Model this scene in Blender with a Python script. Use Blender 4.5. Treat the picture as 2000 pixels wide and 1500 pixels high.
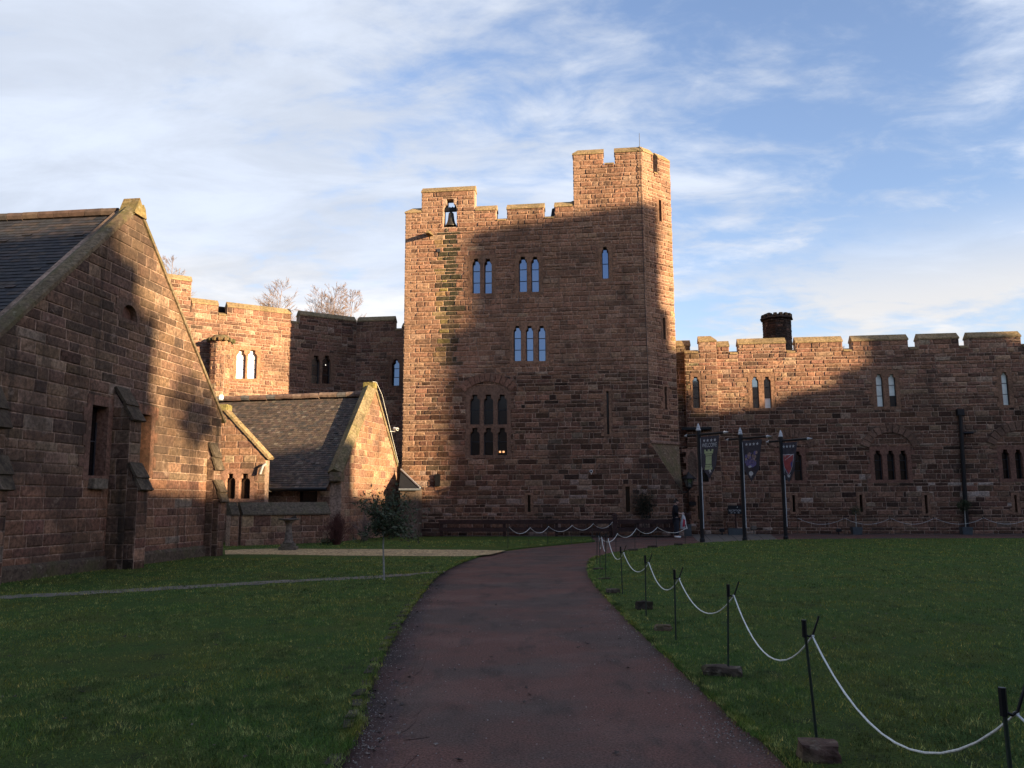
import bpy, bmesh, random
import numpy as np
from math import sin, cos, tan, atan, atan2, pi, radians as rad, sqrt, hypot
from mathutils import Vector as V, Matrix, noise
from mathutils.geometry import tessellate_polygon
random.seed(7)
RNG = np.random.default_rng(7)
sc = bpy.context.scene
COL = sc.collection
for o in list(bpy.data.objects): bpy.data.objects.remove(o)

# ------------------------------------------------------------------ camera
FPX, EYE, PITCH, ROLL = 1620.0, 1.65, atan(231/1620), 0.005
FW = V((0, cos(PITCH), sin(PITCH))); UP0 = V((0, -sin(PITCH), cos(PITCH))); R0 = V((1, 0, 0))
CR = (R0 - ROLL*UP0).normalized(); CU = (UP0 + ROLL*R0).normalized(); CP = V((0, 0, EYE))
cam = bpy.data.objects.new('camera', bpy.data.cameras.new('camera')); COL.objects.link(cam)
cam.data.lens = 36*FPX/2000; cam.data.sensor_width = 36; cam.data.clip_end = 4000; cam.data.clip_start = 0.05
cam.matrix_world = Matrix(((CR.x, CU.x, -FW.x, 0), (CR.y, CU.y, -FW.y, 0), (CR.z, CU.z, -FW.z, EYE), (0, 0, 0, 1)))
sc.camera = cam
def ray(x, y): return CR*((x-1000)/FPX) + CU*((750-y)/FPX) + FW
def G(x, y, z=0.0):
    v = ray(x, y); return CP + v*((z-EYE)/v.z)
def atY(x, y, Y):
    v = ray(x, y); return CP + v*(Y/v.y)

# ------------------------------------------------------------------ sun, sky, exposure
SUN_A, SUN_E = rad(33), rad(8.5)
SD = V((-cos(SUN_A), sin(SUN_A), 0))            # way the light travels over the ground
SP = V((sin(SUN_A), cos(SUN_A), 0))
sl = bpy.data.lights.new('sun', 'SUN'); sl.energy = 5.0; sl.angle = rad(0.53); sl.color = (1.0, 0.76, 0.46)
so = bpy.data.objects.new('sun', sl); COL.objects.link(so)
so.rotation_mode = 'QUATERNION'
so.rotation_quaternion = V((SD.x*cos(SUN_E), SD.y*cos(SUN_E), -sin(SUN_E))).to_track_quat('-Z', 'Y')
SKY_STR, CLOUD_STR, EXPO = 0.098, 0.256, 1.87
sc.view_settings.view_transform = 'Standard'; sc.view_settings.look = 'None'
sc.view_settings.exposure = EXPO; sc.view_settings.gamma = 1
W = bpy.data.worlds.new('World'); sc.world = W; W.use_nodes = True
def world_nodes():
    nt = W.node_tree; nt.nodes.clear(); N = nt.nodes.new; L = nt.links.new
    def math(op, a, b=None, c=None):
        n = N('ShaderNodeMath'); n.operation = op
        for i, v in enumerate((a, b, c)):
            if v is None: continue
            if isinstance(v, (int, float)): n.inputs[i].default_value = v
            else: L(v, n.inputs[i])
        return n.outputs[0]
    sky = N('ShaderNodeTexSky'); sky.sky_type = 'NISHITA'; sky.sun_disc = False
    sky.sun_elevation = SUN_E; sky.sun_rotation = atan2(-SD.x, -SD.y)
    sky.air_density = 1.0; sky.dust_density = 0.6; sky.ozone_density = 2.0
    bg = N('ShaderNodeBackground'); bg.inputs[1].default_value = SKY_STR
    hue = N('ShaderNodeMixRGB'); hue.blend_type = 'MULTIPLY'; hue.inputs[0].default_value = 1; hue.inputs[2].default_value = (1.12, 0.97, 1.04, 1)
    L(sky.outputs[0], hue.inputs[1]); L(hue.outputs[0], bg.inputs[0])
    tc = N('ShaderNodeTexCoord'); sx = N('ShaderNodeSeparateXYZ'); L(tc.outputs['Generated'], sx.inputs[0])
    x, y, z = sx.outputs
    zz = math('ADD', math('MAXIMUM', z, 0.0), 0.16)
    cx = N('ShaderNodeCombineXYZ'); L(math('DIVIDE', x, zz), cx.inputs[0]); L(math('DIVIDE', y, zz), cx.inputs[1])
    def fbm(scale, rot, stretch, det, ro, dist=0.0, loc=(0, 0, 0)):
        m = N('ShaderNodeMapping'); m.inputs['Rotation'].default_value = (0, 0, rad(rot))
        m.inputs['Scale'].default_value = stretch; m.inputs['Location'].default_value = loc
        L(cx.outputs[0], m.inputs[0])
        n = N('ShaderNodeTexNoise'); n.inputs['Scale'].default_value = scale; n.inputs['Detail'].default_value = det
        n.inputs['Roughness'].default_value = ro; n.inputs['Distortion'].default_value = dist
        L(m.outputs[0], n.inputs[0]); return n.outputs[0]
    def ramp(v, a, b, lo=0.0, hi=1.0, smooth=True):
        m = N('ShaderNodeMapRange'); m.interpolation_type = 'SMOOTHSTEP' if smooth else 'LINEAR'
        m.inputs[1].default_value = a; m.inputs[2].default_value = b; m.inputs[3].default_value = lo; m.inputs[4].default_value = hi
        L(v, m.inputs[0]); return m.outputs[0]
    big = fbm(0.8, 25, (1.0, 1.0, 1), 5, 0.52, 0.3, (3.1, 1.7, 0))
    wisp = fbm(2.1, 52, (1.0, 2.0, 1), 9, 0.62, 0.5, (0.4, 5.2, 0))
    fine = fbm(5.2, 38, (1.0, 1.5, 1), 7, 0.6, 0.35, (7.7, 1.1, 0))
    # the veil thickens to the left, the right is clearer
    side = ramp(x, -0.5, 0.45, 0.27, -0.03)
    v = math('ADD', math('ADD', math('MULTIPLY', big, 0.75), math('MULTIPLY', wisp, 0.50)), math('ADD', math('MULTIPLY', fine, 0.75), math('ADD', side, ramp(y, -0.4, 0.3, -0.34, 0.0))))
    dens = ramp(v, 0.85, 1.24, 0.0, 0.97)
    # low bank of brighter cloud towards the horizon on the right
    lowm = math('MULTIPLY', ramp(z, 0.05, 0.14), ramp(z, 0.34, 0.2))
    lown = ramp(math('ADD', math('ADD', math('MULTIPLY', fbm(1.15, 8, (1.0, 1.0, 1), 8, 0.55, 0.2, (9.3, 2.2, 0)), 0.85), math('MULTIPLY', fine, 0.3)), math('MULTIPLY', ramp(x, 0.0, 0.25), 0.12)), 0.55, 0.72)
    low = math('MULTIPLY', math('MULTIPLY', lowm, lown), math('MULTIPLY', ramp(y, 0.0, 0.4), 0.95))
    haze = ramp(z, 0.30, 0.0, 0.0, 0.5)
    d = math('MAXIMUM', math('MAXIMUM', dens, low), haze)
    cr = N('ShaderNodeMixRGB'); cr.inputs[1].default_value = (0.80, 0.88, 1.03, 1); cr.inputs[2].default_value = (1.08, 1.06, 1.05, 1)
    L(low, cr.inputs[0])
    bc = N('ShaderNodeBackground'); L(math('MULTIPLY', ramp(math('ADD', math('MULTIPLY', wisp, .6), math('MULTIPLY', big, .5)), .44, .74, .88, 1.12), CLOUD_STR), bc.inputs[1]); L(cr.outputs[0], bc.inputs[0])
    mx = N('ShaderNodeMixShader'); L(d, mx.inputs[0]); L(bg.outputs[0], mx.inputs[1]); L(bc.outputs[0], mx.inputs[2])
    out = N('ShaderNodeOutputWorld'); L(mx.outputs[0], out.inputs[0])
world_nodes()

# ------------------------------------------------------------------ materials
def new_mat(name):
    m = bpy.data.materials.new(name); m.use_nodes = True
    nt = m.node_tree; b = nt.nodes['Principled BSDF']; return m, nt, b
def setp(b, **k):
    names = {'col': 'Base Color', 'rough': 'Roughness', 'metal': 'Metallic', 'spec': 'Specular IOR Level', 'coat': 'Coat Weight', 'sheen': 'Sheen Weight'}
    for kk, v in k.items():
        b.inputs[names[kk]].default_value = (*v, 1) if kk == 'col' else v
def nz(nt, scale, det=5, ro=0.55, vec=None, dist=0.0):
    n = nt.nodes.new('ShaderNodeTexNoise'); n.inputs['Scale'].default_value = scale
    n.inputs['Detail'].default_value = det; n.inputs['Roughness'].default_value = ro; n.inputs['Distortion'].default_value = dist
    if vec is not None: nt.links.new(vec, n.inputs[0])
    return n.outputs[0]
def geo(nt, sc_=(1, 1, 1)):
    g = nt.nodes.new('ShaderNodeNewGeometry'); m = nt.nodes.new('ShaderNodeMapping')
    m.inputs['Scale'].default_value = sc_; nt.links.new(g.outputs['Position'], m.inputs[0]); return m.outputs[0]
def rng(nt, v, a, b, lo, hi):
    m = nt.nodes.new('ShaderNodeMapRange'); m.interpolation_type = 'SMOOTHSTEP'
    for i, q in enumerate((a, b, lo, hi)): m.inputs[i+1].default_value = q
    nt.links.new(v, m.inputs[0]); return m.outputs[0]
def mix(nt, f, a, b, mode='MIX'):
    m = nt.nodes.new('ShaderNodeMixRGB'); m.blend_type = mode
    for i, q in enumerate((f, a, b)):
        if isinstance(q, (int, float)): m.inputs[i].default_value = q
        elif isinstance(q, tuple): m.inputs[i].default_value = (*q, 1)
        else: nt.links.new(q, m.inputs[i])
    return m.outputs[0]
def bump(nt, b, v, strength=0.4, dist=0.02):
    n = nt.nodes.new('ShaderNodeBump'); n.inputs['Strength'].default_value = strength; n.inputs['Distance'].default_value = dist
    nt.links.new(v, n.inputs['Height']); nt.links.new(n.outputs[0], b.inputs['Normal'])
def attr(nt, name='tint'):
    a = nt.nodes.new('ShaderNodeAttribute'); a.attribute_name = name; return a.outputs['Color']
def stone_mat(name, stain=0.5, streak=0.35, bmp=0.6, moss=0.0, pale=0.0, lo=0.5):
    m, nt, b = new_mat(name); g = geo(nt)
    c = attr(nt)
    n1 = nz(nt, 11, 6, 0.65, g); c = mix(nt, 1.0, c, rngc(nt, n1, 0.3, 0.72, 0.54, 1.42), 'MULTIPLY')
    n2 = nz(nt, 0.42, 6, 0.6, g, 0.4); c = mix(nt, rng(nt, n2, lo, lo+0.18, 0.0, stain), c, (0.075, 0.058, 0.045))
    n3 = nz(nt, 1.0, 5, 0.6, geo(nt, (2.6, 2.6, 0.22))); c = mix(nt, rng(nt, n3, 0.56, 0.72, 0.0, streak), c, (0.05, 0.044, 0.035))
    if pale:
        n6 = nz(nt, 2.6, 7, 0.68, g, 0.5); c = mix(nt, rng(nt, n6, 0.57, 0.70, 0.0, pale), c, (0.40, 0.32, 0.25))
    if moss:
        n4 = nz(nt, 1.7, 6, 0.62, g); c = mix(nt, rng(nt, n4, 0.46, 0.62, 0, moss), c, (0.10, 0.115, 0.035))
        n5 = nz(nt, 6, 4, 0.6, g); c = mix(nt, rng(nt, n5, 0.6, 0.68, 0, moss*0.9), c, (0.42, 0.40, 0.30))
    c = mix(nt, 1.0, c, (0.675, 0.622, 0.60), 'MULTIPLY')
    nt.links.new(c, b.inputs['Base Color']); setp(b, rough=0.92, spec=0.12)
    bump(nt, b, nz(nt, 26, 5, 0.7, g), bmp, 0.03); return m
def rngc(nt, v, a, b, lo, hi):
    r = rng(nt, v, a, b, lo, hi); c = nt.nodes.new('ShaderNodeCombineColor')
    for i in range(3): nt.links.new(r, c.inputs[i])
    return c.outputs[0]
def plain(name, col, rough=0.7, metal=0.0, spec=0.4, var=0.15, scale=8, bmp=0.0, coat=0.0):
    m, nt, b = new_mat(name); g = geo(nt); n = nz(nt, scale, 5, 0.6, g)
    c = mix(nt, 1.0, col, rngc(nt, n, 0.3, 0.7, 1-var, 1+var), 'MULTIPLY'); nt.links.new(c, b.inputs['Base Color'])
    setp(b, rough=rough, metal=metal, spec=spec, coat=coat)
    if bmp: bump(nt, b, nz(nt, scale*4, 4, 0.6, g), bmp, 0.01)
    return m
def tinted(name, rough=0.8, var=0.3, scale=10, bmp=0.3, spec=0.3):
    m, nt, b = new_mat(name); g = geo(nt)
    c = mix(nt, 1.0, attr(nt), rngc(nt, nz(nt, scale, 5, 0.6, g), 0.3, 0.7, 1-var, 1+var), 'MULTIPLY')
    nt.links.new(c, b.inputs['Base Color']); setp(b, rough=rough, spec=spec)
    if bmp: bump(nt, b, nz(nt, scale*3, 4, 0.6, g), bmp, 0.01)
    return m
def glass_mat(name, fac, base, tint):
    m, nt, b = new_mat(name); setp(b, col=base, rough=0.2)
    gl = nt.nodes.new('ShaderNodeBsdfGlossy'); gl.inputs['Roughness'].default_value = 0.03; gl.inputs['Color'].default_value = (*tint, 1)
    mx = nt.nodes.new('ShaderNodeMixShader'); mx.inputs[0].default_value = fac
    nt.links.new(b.outputs[0], mx.inputs[1]); nt.links.new(gl.outputs[0], mx.inputs[2])
    nt.links.new(mx.outputs[0], nt.nodes['Material Output'].inputs[0]); return m
M = {}
M['stone'] = stone_mat('red_sandstone', 0.45, 0.35, 0.7, 0, 0.3)
M['chapel'] = stone_mat('weathered_sandstone', 0.7, 0.75, 0.6, 0, 0.5, 0.46)
M['mossy'] = stone_mat('mossy_sandstone', 0.35, 0.35, 0.5, 0.42)
M['coping'] = stone_mat('coping_stone', 0.25, 0.2, 0.4, 0.25)
M['lichen'] = stone_mat('lichened_stone', 0.4, 0.4, 0.5, 0.22)
M['tile'] = tinted('clay_roof_tile', 0.8, 0.3, 6, 0.3)
M['glass'] = glass_mat('sky_reflecting_glass', 0.24, (0.010, 0.014, 0.026), (0.46, 0.64, 1.0))
M['darkglass'] = glass_mat('dark_window_glass', 0.05, (0.004, 0.004, 0.005), (0.8, 0.85, 0.9))
M['blind'] = plain('pale_window_blind', (0.86, 0.85, 0.76), 0.35, 0, 0.6, 0.1, 3, 0, 0.5)
M['greyglass'] = glass_mat('grey_window_glass', 0.35, (0.06, 0.065, 0.06), (0.7, 0.75, 0.75))
M['lead'] = plain('lead_bars', (0.03, 0.03, 0.035), 0.6)
M['black'] = plain('black_painted_metal', (0.007, 0.007, 0.008), 0.45, 0, 0.25)
M['white'] = plain('white_paint', (0.75, 0.75, 0.72), 0.5, 0, 0.5, 0.08)
M['grey'] = plain('grey_metal', (0.12, 0.13, 0.14), 0.5, 0.3)
M['timber'] = plain('dark_stained_timber', (0.034, 0.016, 0.013), 0.75, 0, 0.3, 0.35, 5, 0.3)
M['door'] = plain('brown_boarding', (0.10, 0.05, 0.035), 0.8, 0, 0.3, 0.35, 9, 0.3)
M['bronze'] = plain('dark_bronze', (0.05, 0.042, 0.032), 0.5, 0.6, 0.5, 0.3)
M['leadwork'] = plain('lead_sheet', (0.30, 0.30, 0.31), 0.6, 0.2)
M['roofdark'] = plain('dark_roof_felt', (0.014, 0.015, 0.018), 0.9, 0, 0.1)
M['slab'] = plain('grey_paving', (0.115, 0.10, 0.08), 0.85, 0, 0.3, 0.3, 3, 0.3)
M['bark'] = plain('bark', (0.10, 0.085, 0.07), 0.9, 0, 0.2, 0.3, 20, 0.4)
M['palebark'] = plain('pale_bark', (0.26, 0.25, 0.22), 0.85, 0, 0.2, 0.3, 20, 0.3)
M['twig'] = plain('birch_twig', (0.20, 0.145, 0.125), 0.9, 0, 0.2, 0.2, 5)
M['redtwig'] = plain('dogwood_twig', (0.10, 0.042, 0.034), 0.85, 0, 0.2, 0.3, 5)
M['leaf'] = tinted('evergreen_leaf', 0.6, 0.25, 30, 0, 0.2)
M['dryleaf'] = tinted('dry_leaf', 0.8, 0.3, 40, 0)
M['rope'] = plain('white_rope', (0.62, 0.62, 0.58), 0.8, 0, 0.2, 0.15, 60, 0.3)
M['stake'] = plain('dark_green_steel', (0.012, 0.02, 0.014), 0.5)
M['skin'] = plain('skin', (0.42, 0.26, 0.20), 0.6, 0, 0.3, 0.05)
M['hair'] = plain('dark_hair', (0.02, 0.014, 0.01), 0.7)
M['hoodie'] = plain('black_hoodie', (0.010, 0.010, 0.013), 0.9, 0, 0.2, 0.2, 20)
M['trousers'] = plain('dark_trousers', (0.022, 0.024, 0.032), 0.9, 0, 0.2, 0.2, 20)
M['red'] = plain('red_cloth', (0.30, 0.02, 0.04), 0.8)
M['cloth'] = plain('charcoal_banner_cloth', (0.05, 0.044, 0.052), 0.85, 0, 0.2, 0.2, 6)
M['rook'] = plain('pale_green_print', (0.30, 0.33, 0.17), 0.8)
M['offwhite'] = plain('white_print', (0.42, 0.42, 0.42), 0.8)
M['blue'] = plain('blue_print', (0.05, 0.06, 0.19), 0.8)
M['redp'] = plain('red_print', (0.28, 0.05, 0.05), 0.8)
M['violet'] = plain('violet_print', (0.12, 0.10, 0.21), 0.8, 0, 0.2, 0.4, 9)
M['peach'] = plain('peach_print', (0.27, 0.19, 0.16), 0.8, 0, 0.2, 0.4, 9)
M['planter'] = plain('slate_planter', (0.045, 0.055, 0.06), 0.6)
M['sundial'] = stone_mat('sundial_stone', 0.4, 0.5, 0.5, 0.4)
def emis(name, col, s):
    m, nt, b = new_mat(name); b.inputs['Emission Color'].default_value = (*col, 1); b.inputs['Emission Strength'].default_value = s; return m
M['lamp'] = emis('warm_lamp', (1.0, 0.42, 0.1), 0.35)
M['pinprick'] = emis('white_lamp', (1.0, 0.9, 0.75), 0.8)
def tarmac():
    m, nt, b = new_mat('red_tarmac'); g = geo(nt)
    c = mix(nt, rng(nt, nz(nt, 0.55, 5, 0.6, g), 0.42, 0.60, 0, 1), (0.122, 0.063, 0.050), (0.088, 0.060, 0.050))
    c = mix(nt, rng(nt, nz(nt, 1.6, 6, 0.65, geo(nt, (1.6, 0.5, 1))), 0.5, 0.68, 0, 0.65), c, (0.048, 0.036, 0.031))
    c = mix(nt, 1.0, c, rngc(nt, nz(nt, 55, 4, 0.7, g), 0.3, 0.7, 0.5, 1.5), 'MULTIPLY')
    c = mix(nt, 1.0, c, attr(nt), 'MULTIPLY')
    vo = nt.nodes.new('ShaderNodeTexVoronoi'); vo.inputs['Scale'].default_value = 75; nt.links.new(g, vo.inputs[0])
    c = mix(nt, rng(nt, nz(nt, 95, 2, 0.5, g), 0.66, 0.72, 0, 0.55), c, (0.2, 0.17, 0.16))
    nt.links.new(c, b.inputs['Base Color']); setp(b, spec=0.1)
    nt.links.new(rng(nt, nz(nt, 0.9, 5, 0.6, g), 0.42, 0.66, 0.9, 0.66), b.inputs['Roughness'])
    bump(nt, b, vo.outputs[0], 0.7, 0.012); return m
M['tarmac'] = tarmac()
def turf():
    m, nt, b = new_mat('turf'); g = geo(nt)
    c = mix(nt, rng(nt, nz(nt, 0.7, 5, 0.6, g), 0.4, 0.66, 0, 1), (0.045, 0.085, 0.018), (0.068, 0.085, 0.018))
    c = mix(nt, rng(nt, nz(nt, 2.3, 6, 0.65, g), 0.54, 0.70, 0, 0.6), c, (0.022, 0.026, 0.014))
    c = mix(nt, 1.0, c, rngc(nt, nz(nt, 40, 5, 0.7, g), 0.3, 0.7, 0.5, 1.5), 'MULTIPLY')
    nt.links.new(c, b.inputs['Base Color']); setp(b, rough=0.95, spec=0.1)
    bump(nt, b, nz(nt, 34, 6, 0.75, g), 1.0, 0.05); return m
M['turf'] = turf()
def blade():
    m, nt, b = new_mat('grass_blade'); g = geo(nt)
    c = mix(nt, rng(nt, nz(nt, 0.8, 5, 0.62, g), 0.42, 0.60, 0, 1), (0.084, 0.152, 0.030), (0.18, 0.185, 0.034))
    c = mix(nt, rng(nt, nz(nt, 1.7, 6, 0.66, geo(nt, (1, .55, 1))), 0.47, 0.62, 0, 0.85), c, (0.030, 0.045, 0.014))
    c = mix(nt, rng(nt, nz(nt, 4.5, 6, 0.66, geo(nt, (1.7, 1, 1))), 0.47, 0.62, 0, 0.85), c, (0.30, 0.32, 0.10))
    c = mix(nt, 1.0, c, attr(nt), 'MULTIPLY')
    nt.links.new(c, b.inputs['Base Color']); setp(b, rough=0.8, spec=0.1); return m
M['blade'] = blade()
def gravel_mat():
    m, nt, b = new_mat('gravel'); g = geo(nt)
    vo = nt.nodes.new('ShaderNodeTexVoronoi'); vo.inputs['Scale'].default_value = 16; nt.links.new(g, vo.inputs[0])
    sp = nt.nodes.new('ShaderNodeSeparateColor'); nt.links.new(vo.outputs['Color'], sp.inputs[0])
    c = mix(nt, 1.0, attr(nt), rngc(nt, sp.outputs[0], 0.1, 0.9, 0.45, 1.45), 'MULTIPLY')
    c = mix(nt, rng(nt, nz(nt, 1.3, 5, 0.6, g), 0.45, 0.7, 0, 0.5), c, (0.16, 0.12, 0.08))
    nt.links.new(c, b.inputs['Base Color']); setp(b, rough=0.9, spec=0.2); bump(nt, b, vo.outputs['Distance'], 1.0, 0.05); return m
M['gravel'] = gravel_mat()

# ------------------------------------------------------------------ mesh helpers
class MB:
    def __init__(s): s.v = []; s.f = []; s.m = []; s.t = []
    def add(s, vs, fs, m=0, t=(1, 1, 1)):
        b = len(s.v); s.v += [tuple(x) for x in vs]
        for f in fs: s.f.append(tuple(b+i for i in f)); s.m.append(m); s.t.append(t)
    def box(s, c, h, rz=0.0, m=0, t=(1, 1, 1), bev=0.0):
        R = Matrix.Rotation(rz, 3, 'Z'); c = V(c)
        if bev <= 0:
            vs = [c + R @ V((x*h[0], y*h[1], z*h[2])) for z in (-1, 1) for y in (-1, 1) for x in (-1, 1)]
            s.add(vs, [(0, 2, 3, 1), (4, 5, 7, 6), (0, 1, 5, 4), (2, 6, 7, 3), (0, 4, 6, 2), (1, 3, 7, 5)], m, t)
        else:
            bm = bmesh.new(); bmesh.ops.create_cube(bm, size=2)
            for q in bm.verts: q.co = V((q.co.x*h[0], q.co.y*h[1], q.co.z*h[2]))
            bmesh.ops.bevel(bm, geom=bm.edges[:], offset=bev, segments=2, affect='EDGES')
            for q in bm.verts: q.co = c + R @ q.co
            s.bm(bm, m, t)
    def bm(s, bm, m=0, t=(1, 1, 1)):
        bm.verts.index_update(); s.add([q.co[:] for q in bm.verts], [[q.index for q in f.verts] for f in bm.faces], m, t); bm.free()
    def tube(s, path, r, n=6, m=0, t=(1, 1, 1), caps=True):
        path = [V(p) for p in path]; rs = r if isinstance(r, (list, tuple)) else [r]*len(path)
        vs = []; fs = []
        tan0 = (path[1]-path[0]).normalized(); ax = tan0.orthogonal().normalized()
        for i, p in enumerate(path):
            tg = (path[min(i+1, len(path)-1)]-path[max(i-1, 0)]).normalized()
            ax = (ax - tg*ax.dot(tg)).normalized(); ay = tg.cross(ax)
            for k in range(n):
                a = 2*pi*k/n; vs.append(p + (ax*cos(a)+ay*sin(a))*rs[i])
        for i in range(len(path)-1):
            for k in range(n): fs.append((i*n+k, i*n+(k+1) % n, (i+1)*n+(k+1) % n, (i+1)*n+k))
        if caps: fs += [tuple(range(n-1, -1, -1)), tuple(range((len(path)-1)*n, len(path)*n))]
        s.add(vs, fs, m, t)
    def lathe(s, prof, n=16, c=(0, 0, 0), m=0, t=(1, 1, 1)):
        vs = [(c[0]+r*cos(2*pi*k/n), c[1]+r*sin(2*pi*k/n), c[2]+z) for r, z in prof for k in range(n)]
        fs = [(i*n+k, i*n+(k+1) % n, (i+1)*n+(k+1) % n, (i+1)*n+k) for i in range(len(prof)-1) for k in range(n)]
        fs += [tuple(range(n-1, -1, -1)), tuple(range((len(prof)-1)*n, len(prof)*n))]
        s.add(vs, fs, m, t)
    def build(s, name, mats, parent=None, smooth=False, loc=None):
        if not isinstance(mats, (list, tuple)): mats = [mats]
        me = bpy.data.meshes.new(name); me.from_pydata(s.v, [], s.f)
        for q in mats: me.materials.append(M[q] if isinstance(q, str) else q)
        me.polygons.foreach_set('material_index', s.m)
        a = me.attributes.new('tint', 'FLOAT_COLOR', 'FACE')
        a.data.foreach_set('color', np.array([(*t, 1.0) for t in s.t], dtype=np.float32).ravel())
        if smooth: me.polygons.foreach_set('use_smooth', [True]*len(me.polygons))
        me.update(); o = bpy.data.objects.new(name, me); COL.objects.link(o)
        if parent:
            o.parent = parent
            if parent.get('wl'): o.matrix_parent_inverse = Matrix.Translation(-V(parent['wl']))
        return o
def tag(o, label=None, cat=None, group=None, kind=None):
    for k, v in (('label', label), ('category', cat), ('group', group), ('kind', kind)):
        if v: o[k] = v
    return o
def thing(name, loc, label, cat, group=None, world=True):
    """an Empty at the thing's base; with world=True its parts are given in world coordinates"""
    o = bpy.data.objects.new(name, None); COL.objects.link(o); o.location = loc; o.empty_display_size = 0.2
    if world: o['wl'] = list(loc)
    return tag(o, label, cat, group)
def copy_tree(o, parent=None):
    c = o.copy(); COL.objects.link(c)
    if parent: c.parent = parent; c.matrix_parent_inverse = o.matrix_parent_inverse.copy()
    for ch in list(o.children): copy_tree(ch, c)
    return c
class Frame:
    """vertical plane: s runs left to right as seen from its front, z up, out towards the viewer"""
    def __init__(s, o, ang):
        s.o = V((o[0], o[1], 0)); s.d = V((cos(ang), sin(ang), 0)); s.n = V((s.d.y, -s.d.x, 0)); s.ang = ang
    def P(s, a, z, out=0.0): return s.o + s.d*a + s.n*out + V((0, 0, z))
    def px(s, x, y, out=0.0):
        v = ray(x, y); o = s.o + s.n*out; t = (o-CP).dot(s.n)/v.dot(s.n); p = CP + v*t
        return (p-s.o).dot(s.d), p.z
    def shifted(s, out): return Frame(s.o + s.n*out, s.ang)
def clip(poly, h):
    a, b, c = h; out = []
    for i in range(len(poly)):
        p, q = poly[i], poly[(i+1) % len(poly)]; dp = a*p[0]+b*p[1]-c; dq = a*q[0]+b*q[1]-c
        if dp <= 0: out.append(p)
        if (dp < 0 < dq) or (dq < 0 < dp):
            t = dp/(dp-dq); out.append((p[0]+(q[0]-p[0])*t, p[1]+(q[1]-p[1])*t))
    return out
def rect_minus(r, holes):
    out = [r]
    for (a, b, c, d) in holes:
        nxt = []
        for (s0, s1, z0, z1) in out:
            if s1 <= a or s0 >= b or z1 <= c or z0 >= d: nxt.append((s0, s1, z0, z1)); continue
            if s0 < a: nxt.append((s0, a, z0, z1))
            if s1 > b: nxt.append((b, s1, z0, z1))
            m0, m1 = max(s0, a), min(s1, b)
            if z0 < c: nxt.append((m0, m1, z0, c))
            if z1 > d: nxt.append((m0, m1, d, z1))
        out = nxt
    return [q for q in out if q[1]-q[0] > 0.05 and q[3]-q[2] > 0.05]
PAL = [((0.38, 0.222, 0.150), 30), ((0.32, 0.182, 0.124), 27), ((0.25, 0.143, 0.102), 20), ((0.155, 0.10, 0.074), 8), ((0.42, 0.285, 0.195), 9), ((0.46, 0.345, 0.25), 2)]
def pick(pal):
    c = random.choices([p[0] for p in pal], [p[1] for p in pal])[0]; k = random.uniform(0.86, 1.14)
    return tuple(x*k*random.uniform(0.96, 1.04) for x in c)
def jt(c, lo, hi): k = random.uniform(lo, hi); return tuple(x*k for x in c)
MORTAR = (0.50, 0.37, 0.28)
def add_stone(mb, fr, r, st, col, smooth=False):
    j = st['joint']; a, b, c, d = r[0]+j, r[1]-j, r[2]+j, r[3]-j
    if b-a < 0.03 or d-c < 0.03: return
    pr = random.uniform(*st['prot'])*(0.75 if smooth else 1); ro = 0.002 if smooth else st['rough']
    e = min(0.03, (b-a)*0.2, (d-c)*0.2)
    nx = max(1, int((b-a)/st.get('cell', 0.15))) if not smooth else 1; nz_ = max(1, int((d-c)/0.13)) if not smooth else 1
    xs = [a]+[a+e+(b-a-2*e)*i/nx for i in range(nx+1)]+[b]; zs = [c]+[c+e+(d-c-2*e)*i/nz_ for i in range(nz_+1)]+[d]
    nX, nZ = len(xs), len(zs); vs = []
    for k, z in enumerate(zs):
        for i, x in enumerate(xs):
            if i in (0, nX-1) or k in (0, nZ-1): vs.append(fr.P(x, z, 0.001))
            else:
                jx = random.uniform(-.03, .03) if 1 < i < nX-2 else random.uniform(-.008, .008); q = 0.6 if (i in (1, nX-2) or k in (1, nZ-2)) else 1.0
                vs.append(fr.P(x+jx, z+random.uniform(-.008, .008), max(0.004, pr + ro*random.uniform(-0.8, 1.0)*q)))
    fs = [(k*nX+i, k*nX+i+1, (k+1)*nX+i+1, (k+1)*nX+i) for k in range(nZ-1) for i in range(nX-1)]
    mb.add(vs, fs, 0, col)
def add_poly_stone(mb, fr, poly, st, col):
    n = len(poly); cx = sum(p[0] for p in poly)/n; cz = sum(p[1] for p in poly)/n; pr = random.uniform(*st['prot'])
    if max(p[0] for p in poly)-min(p[0] for p in poly) < 0.06: return
    vs = [fr.P(cx+(p[0]-cx)*0.95, cz+(p[1]-cz)*0.93, 0.001) for p in poly] + [fr.P(cx+(p[0]-cx)*0.86, cz+(p[1]-cz)*0.82, pr) for p in poly] + [fr.P(cx, cz, pr+0.5*st['rough'])]
    fs = [(i, (i+1) % n, n+(i+1) % n, n+i) for i in range(n)] + [(n+i, n+(i+1) % n, 2*n) for i in range(n)]
    mb.add(vs, fs, 0, col)
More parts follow.
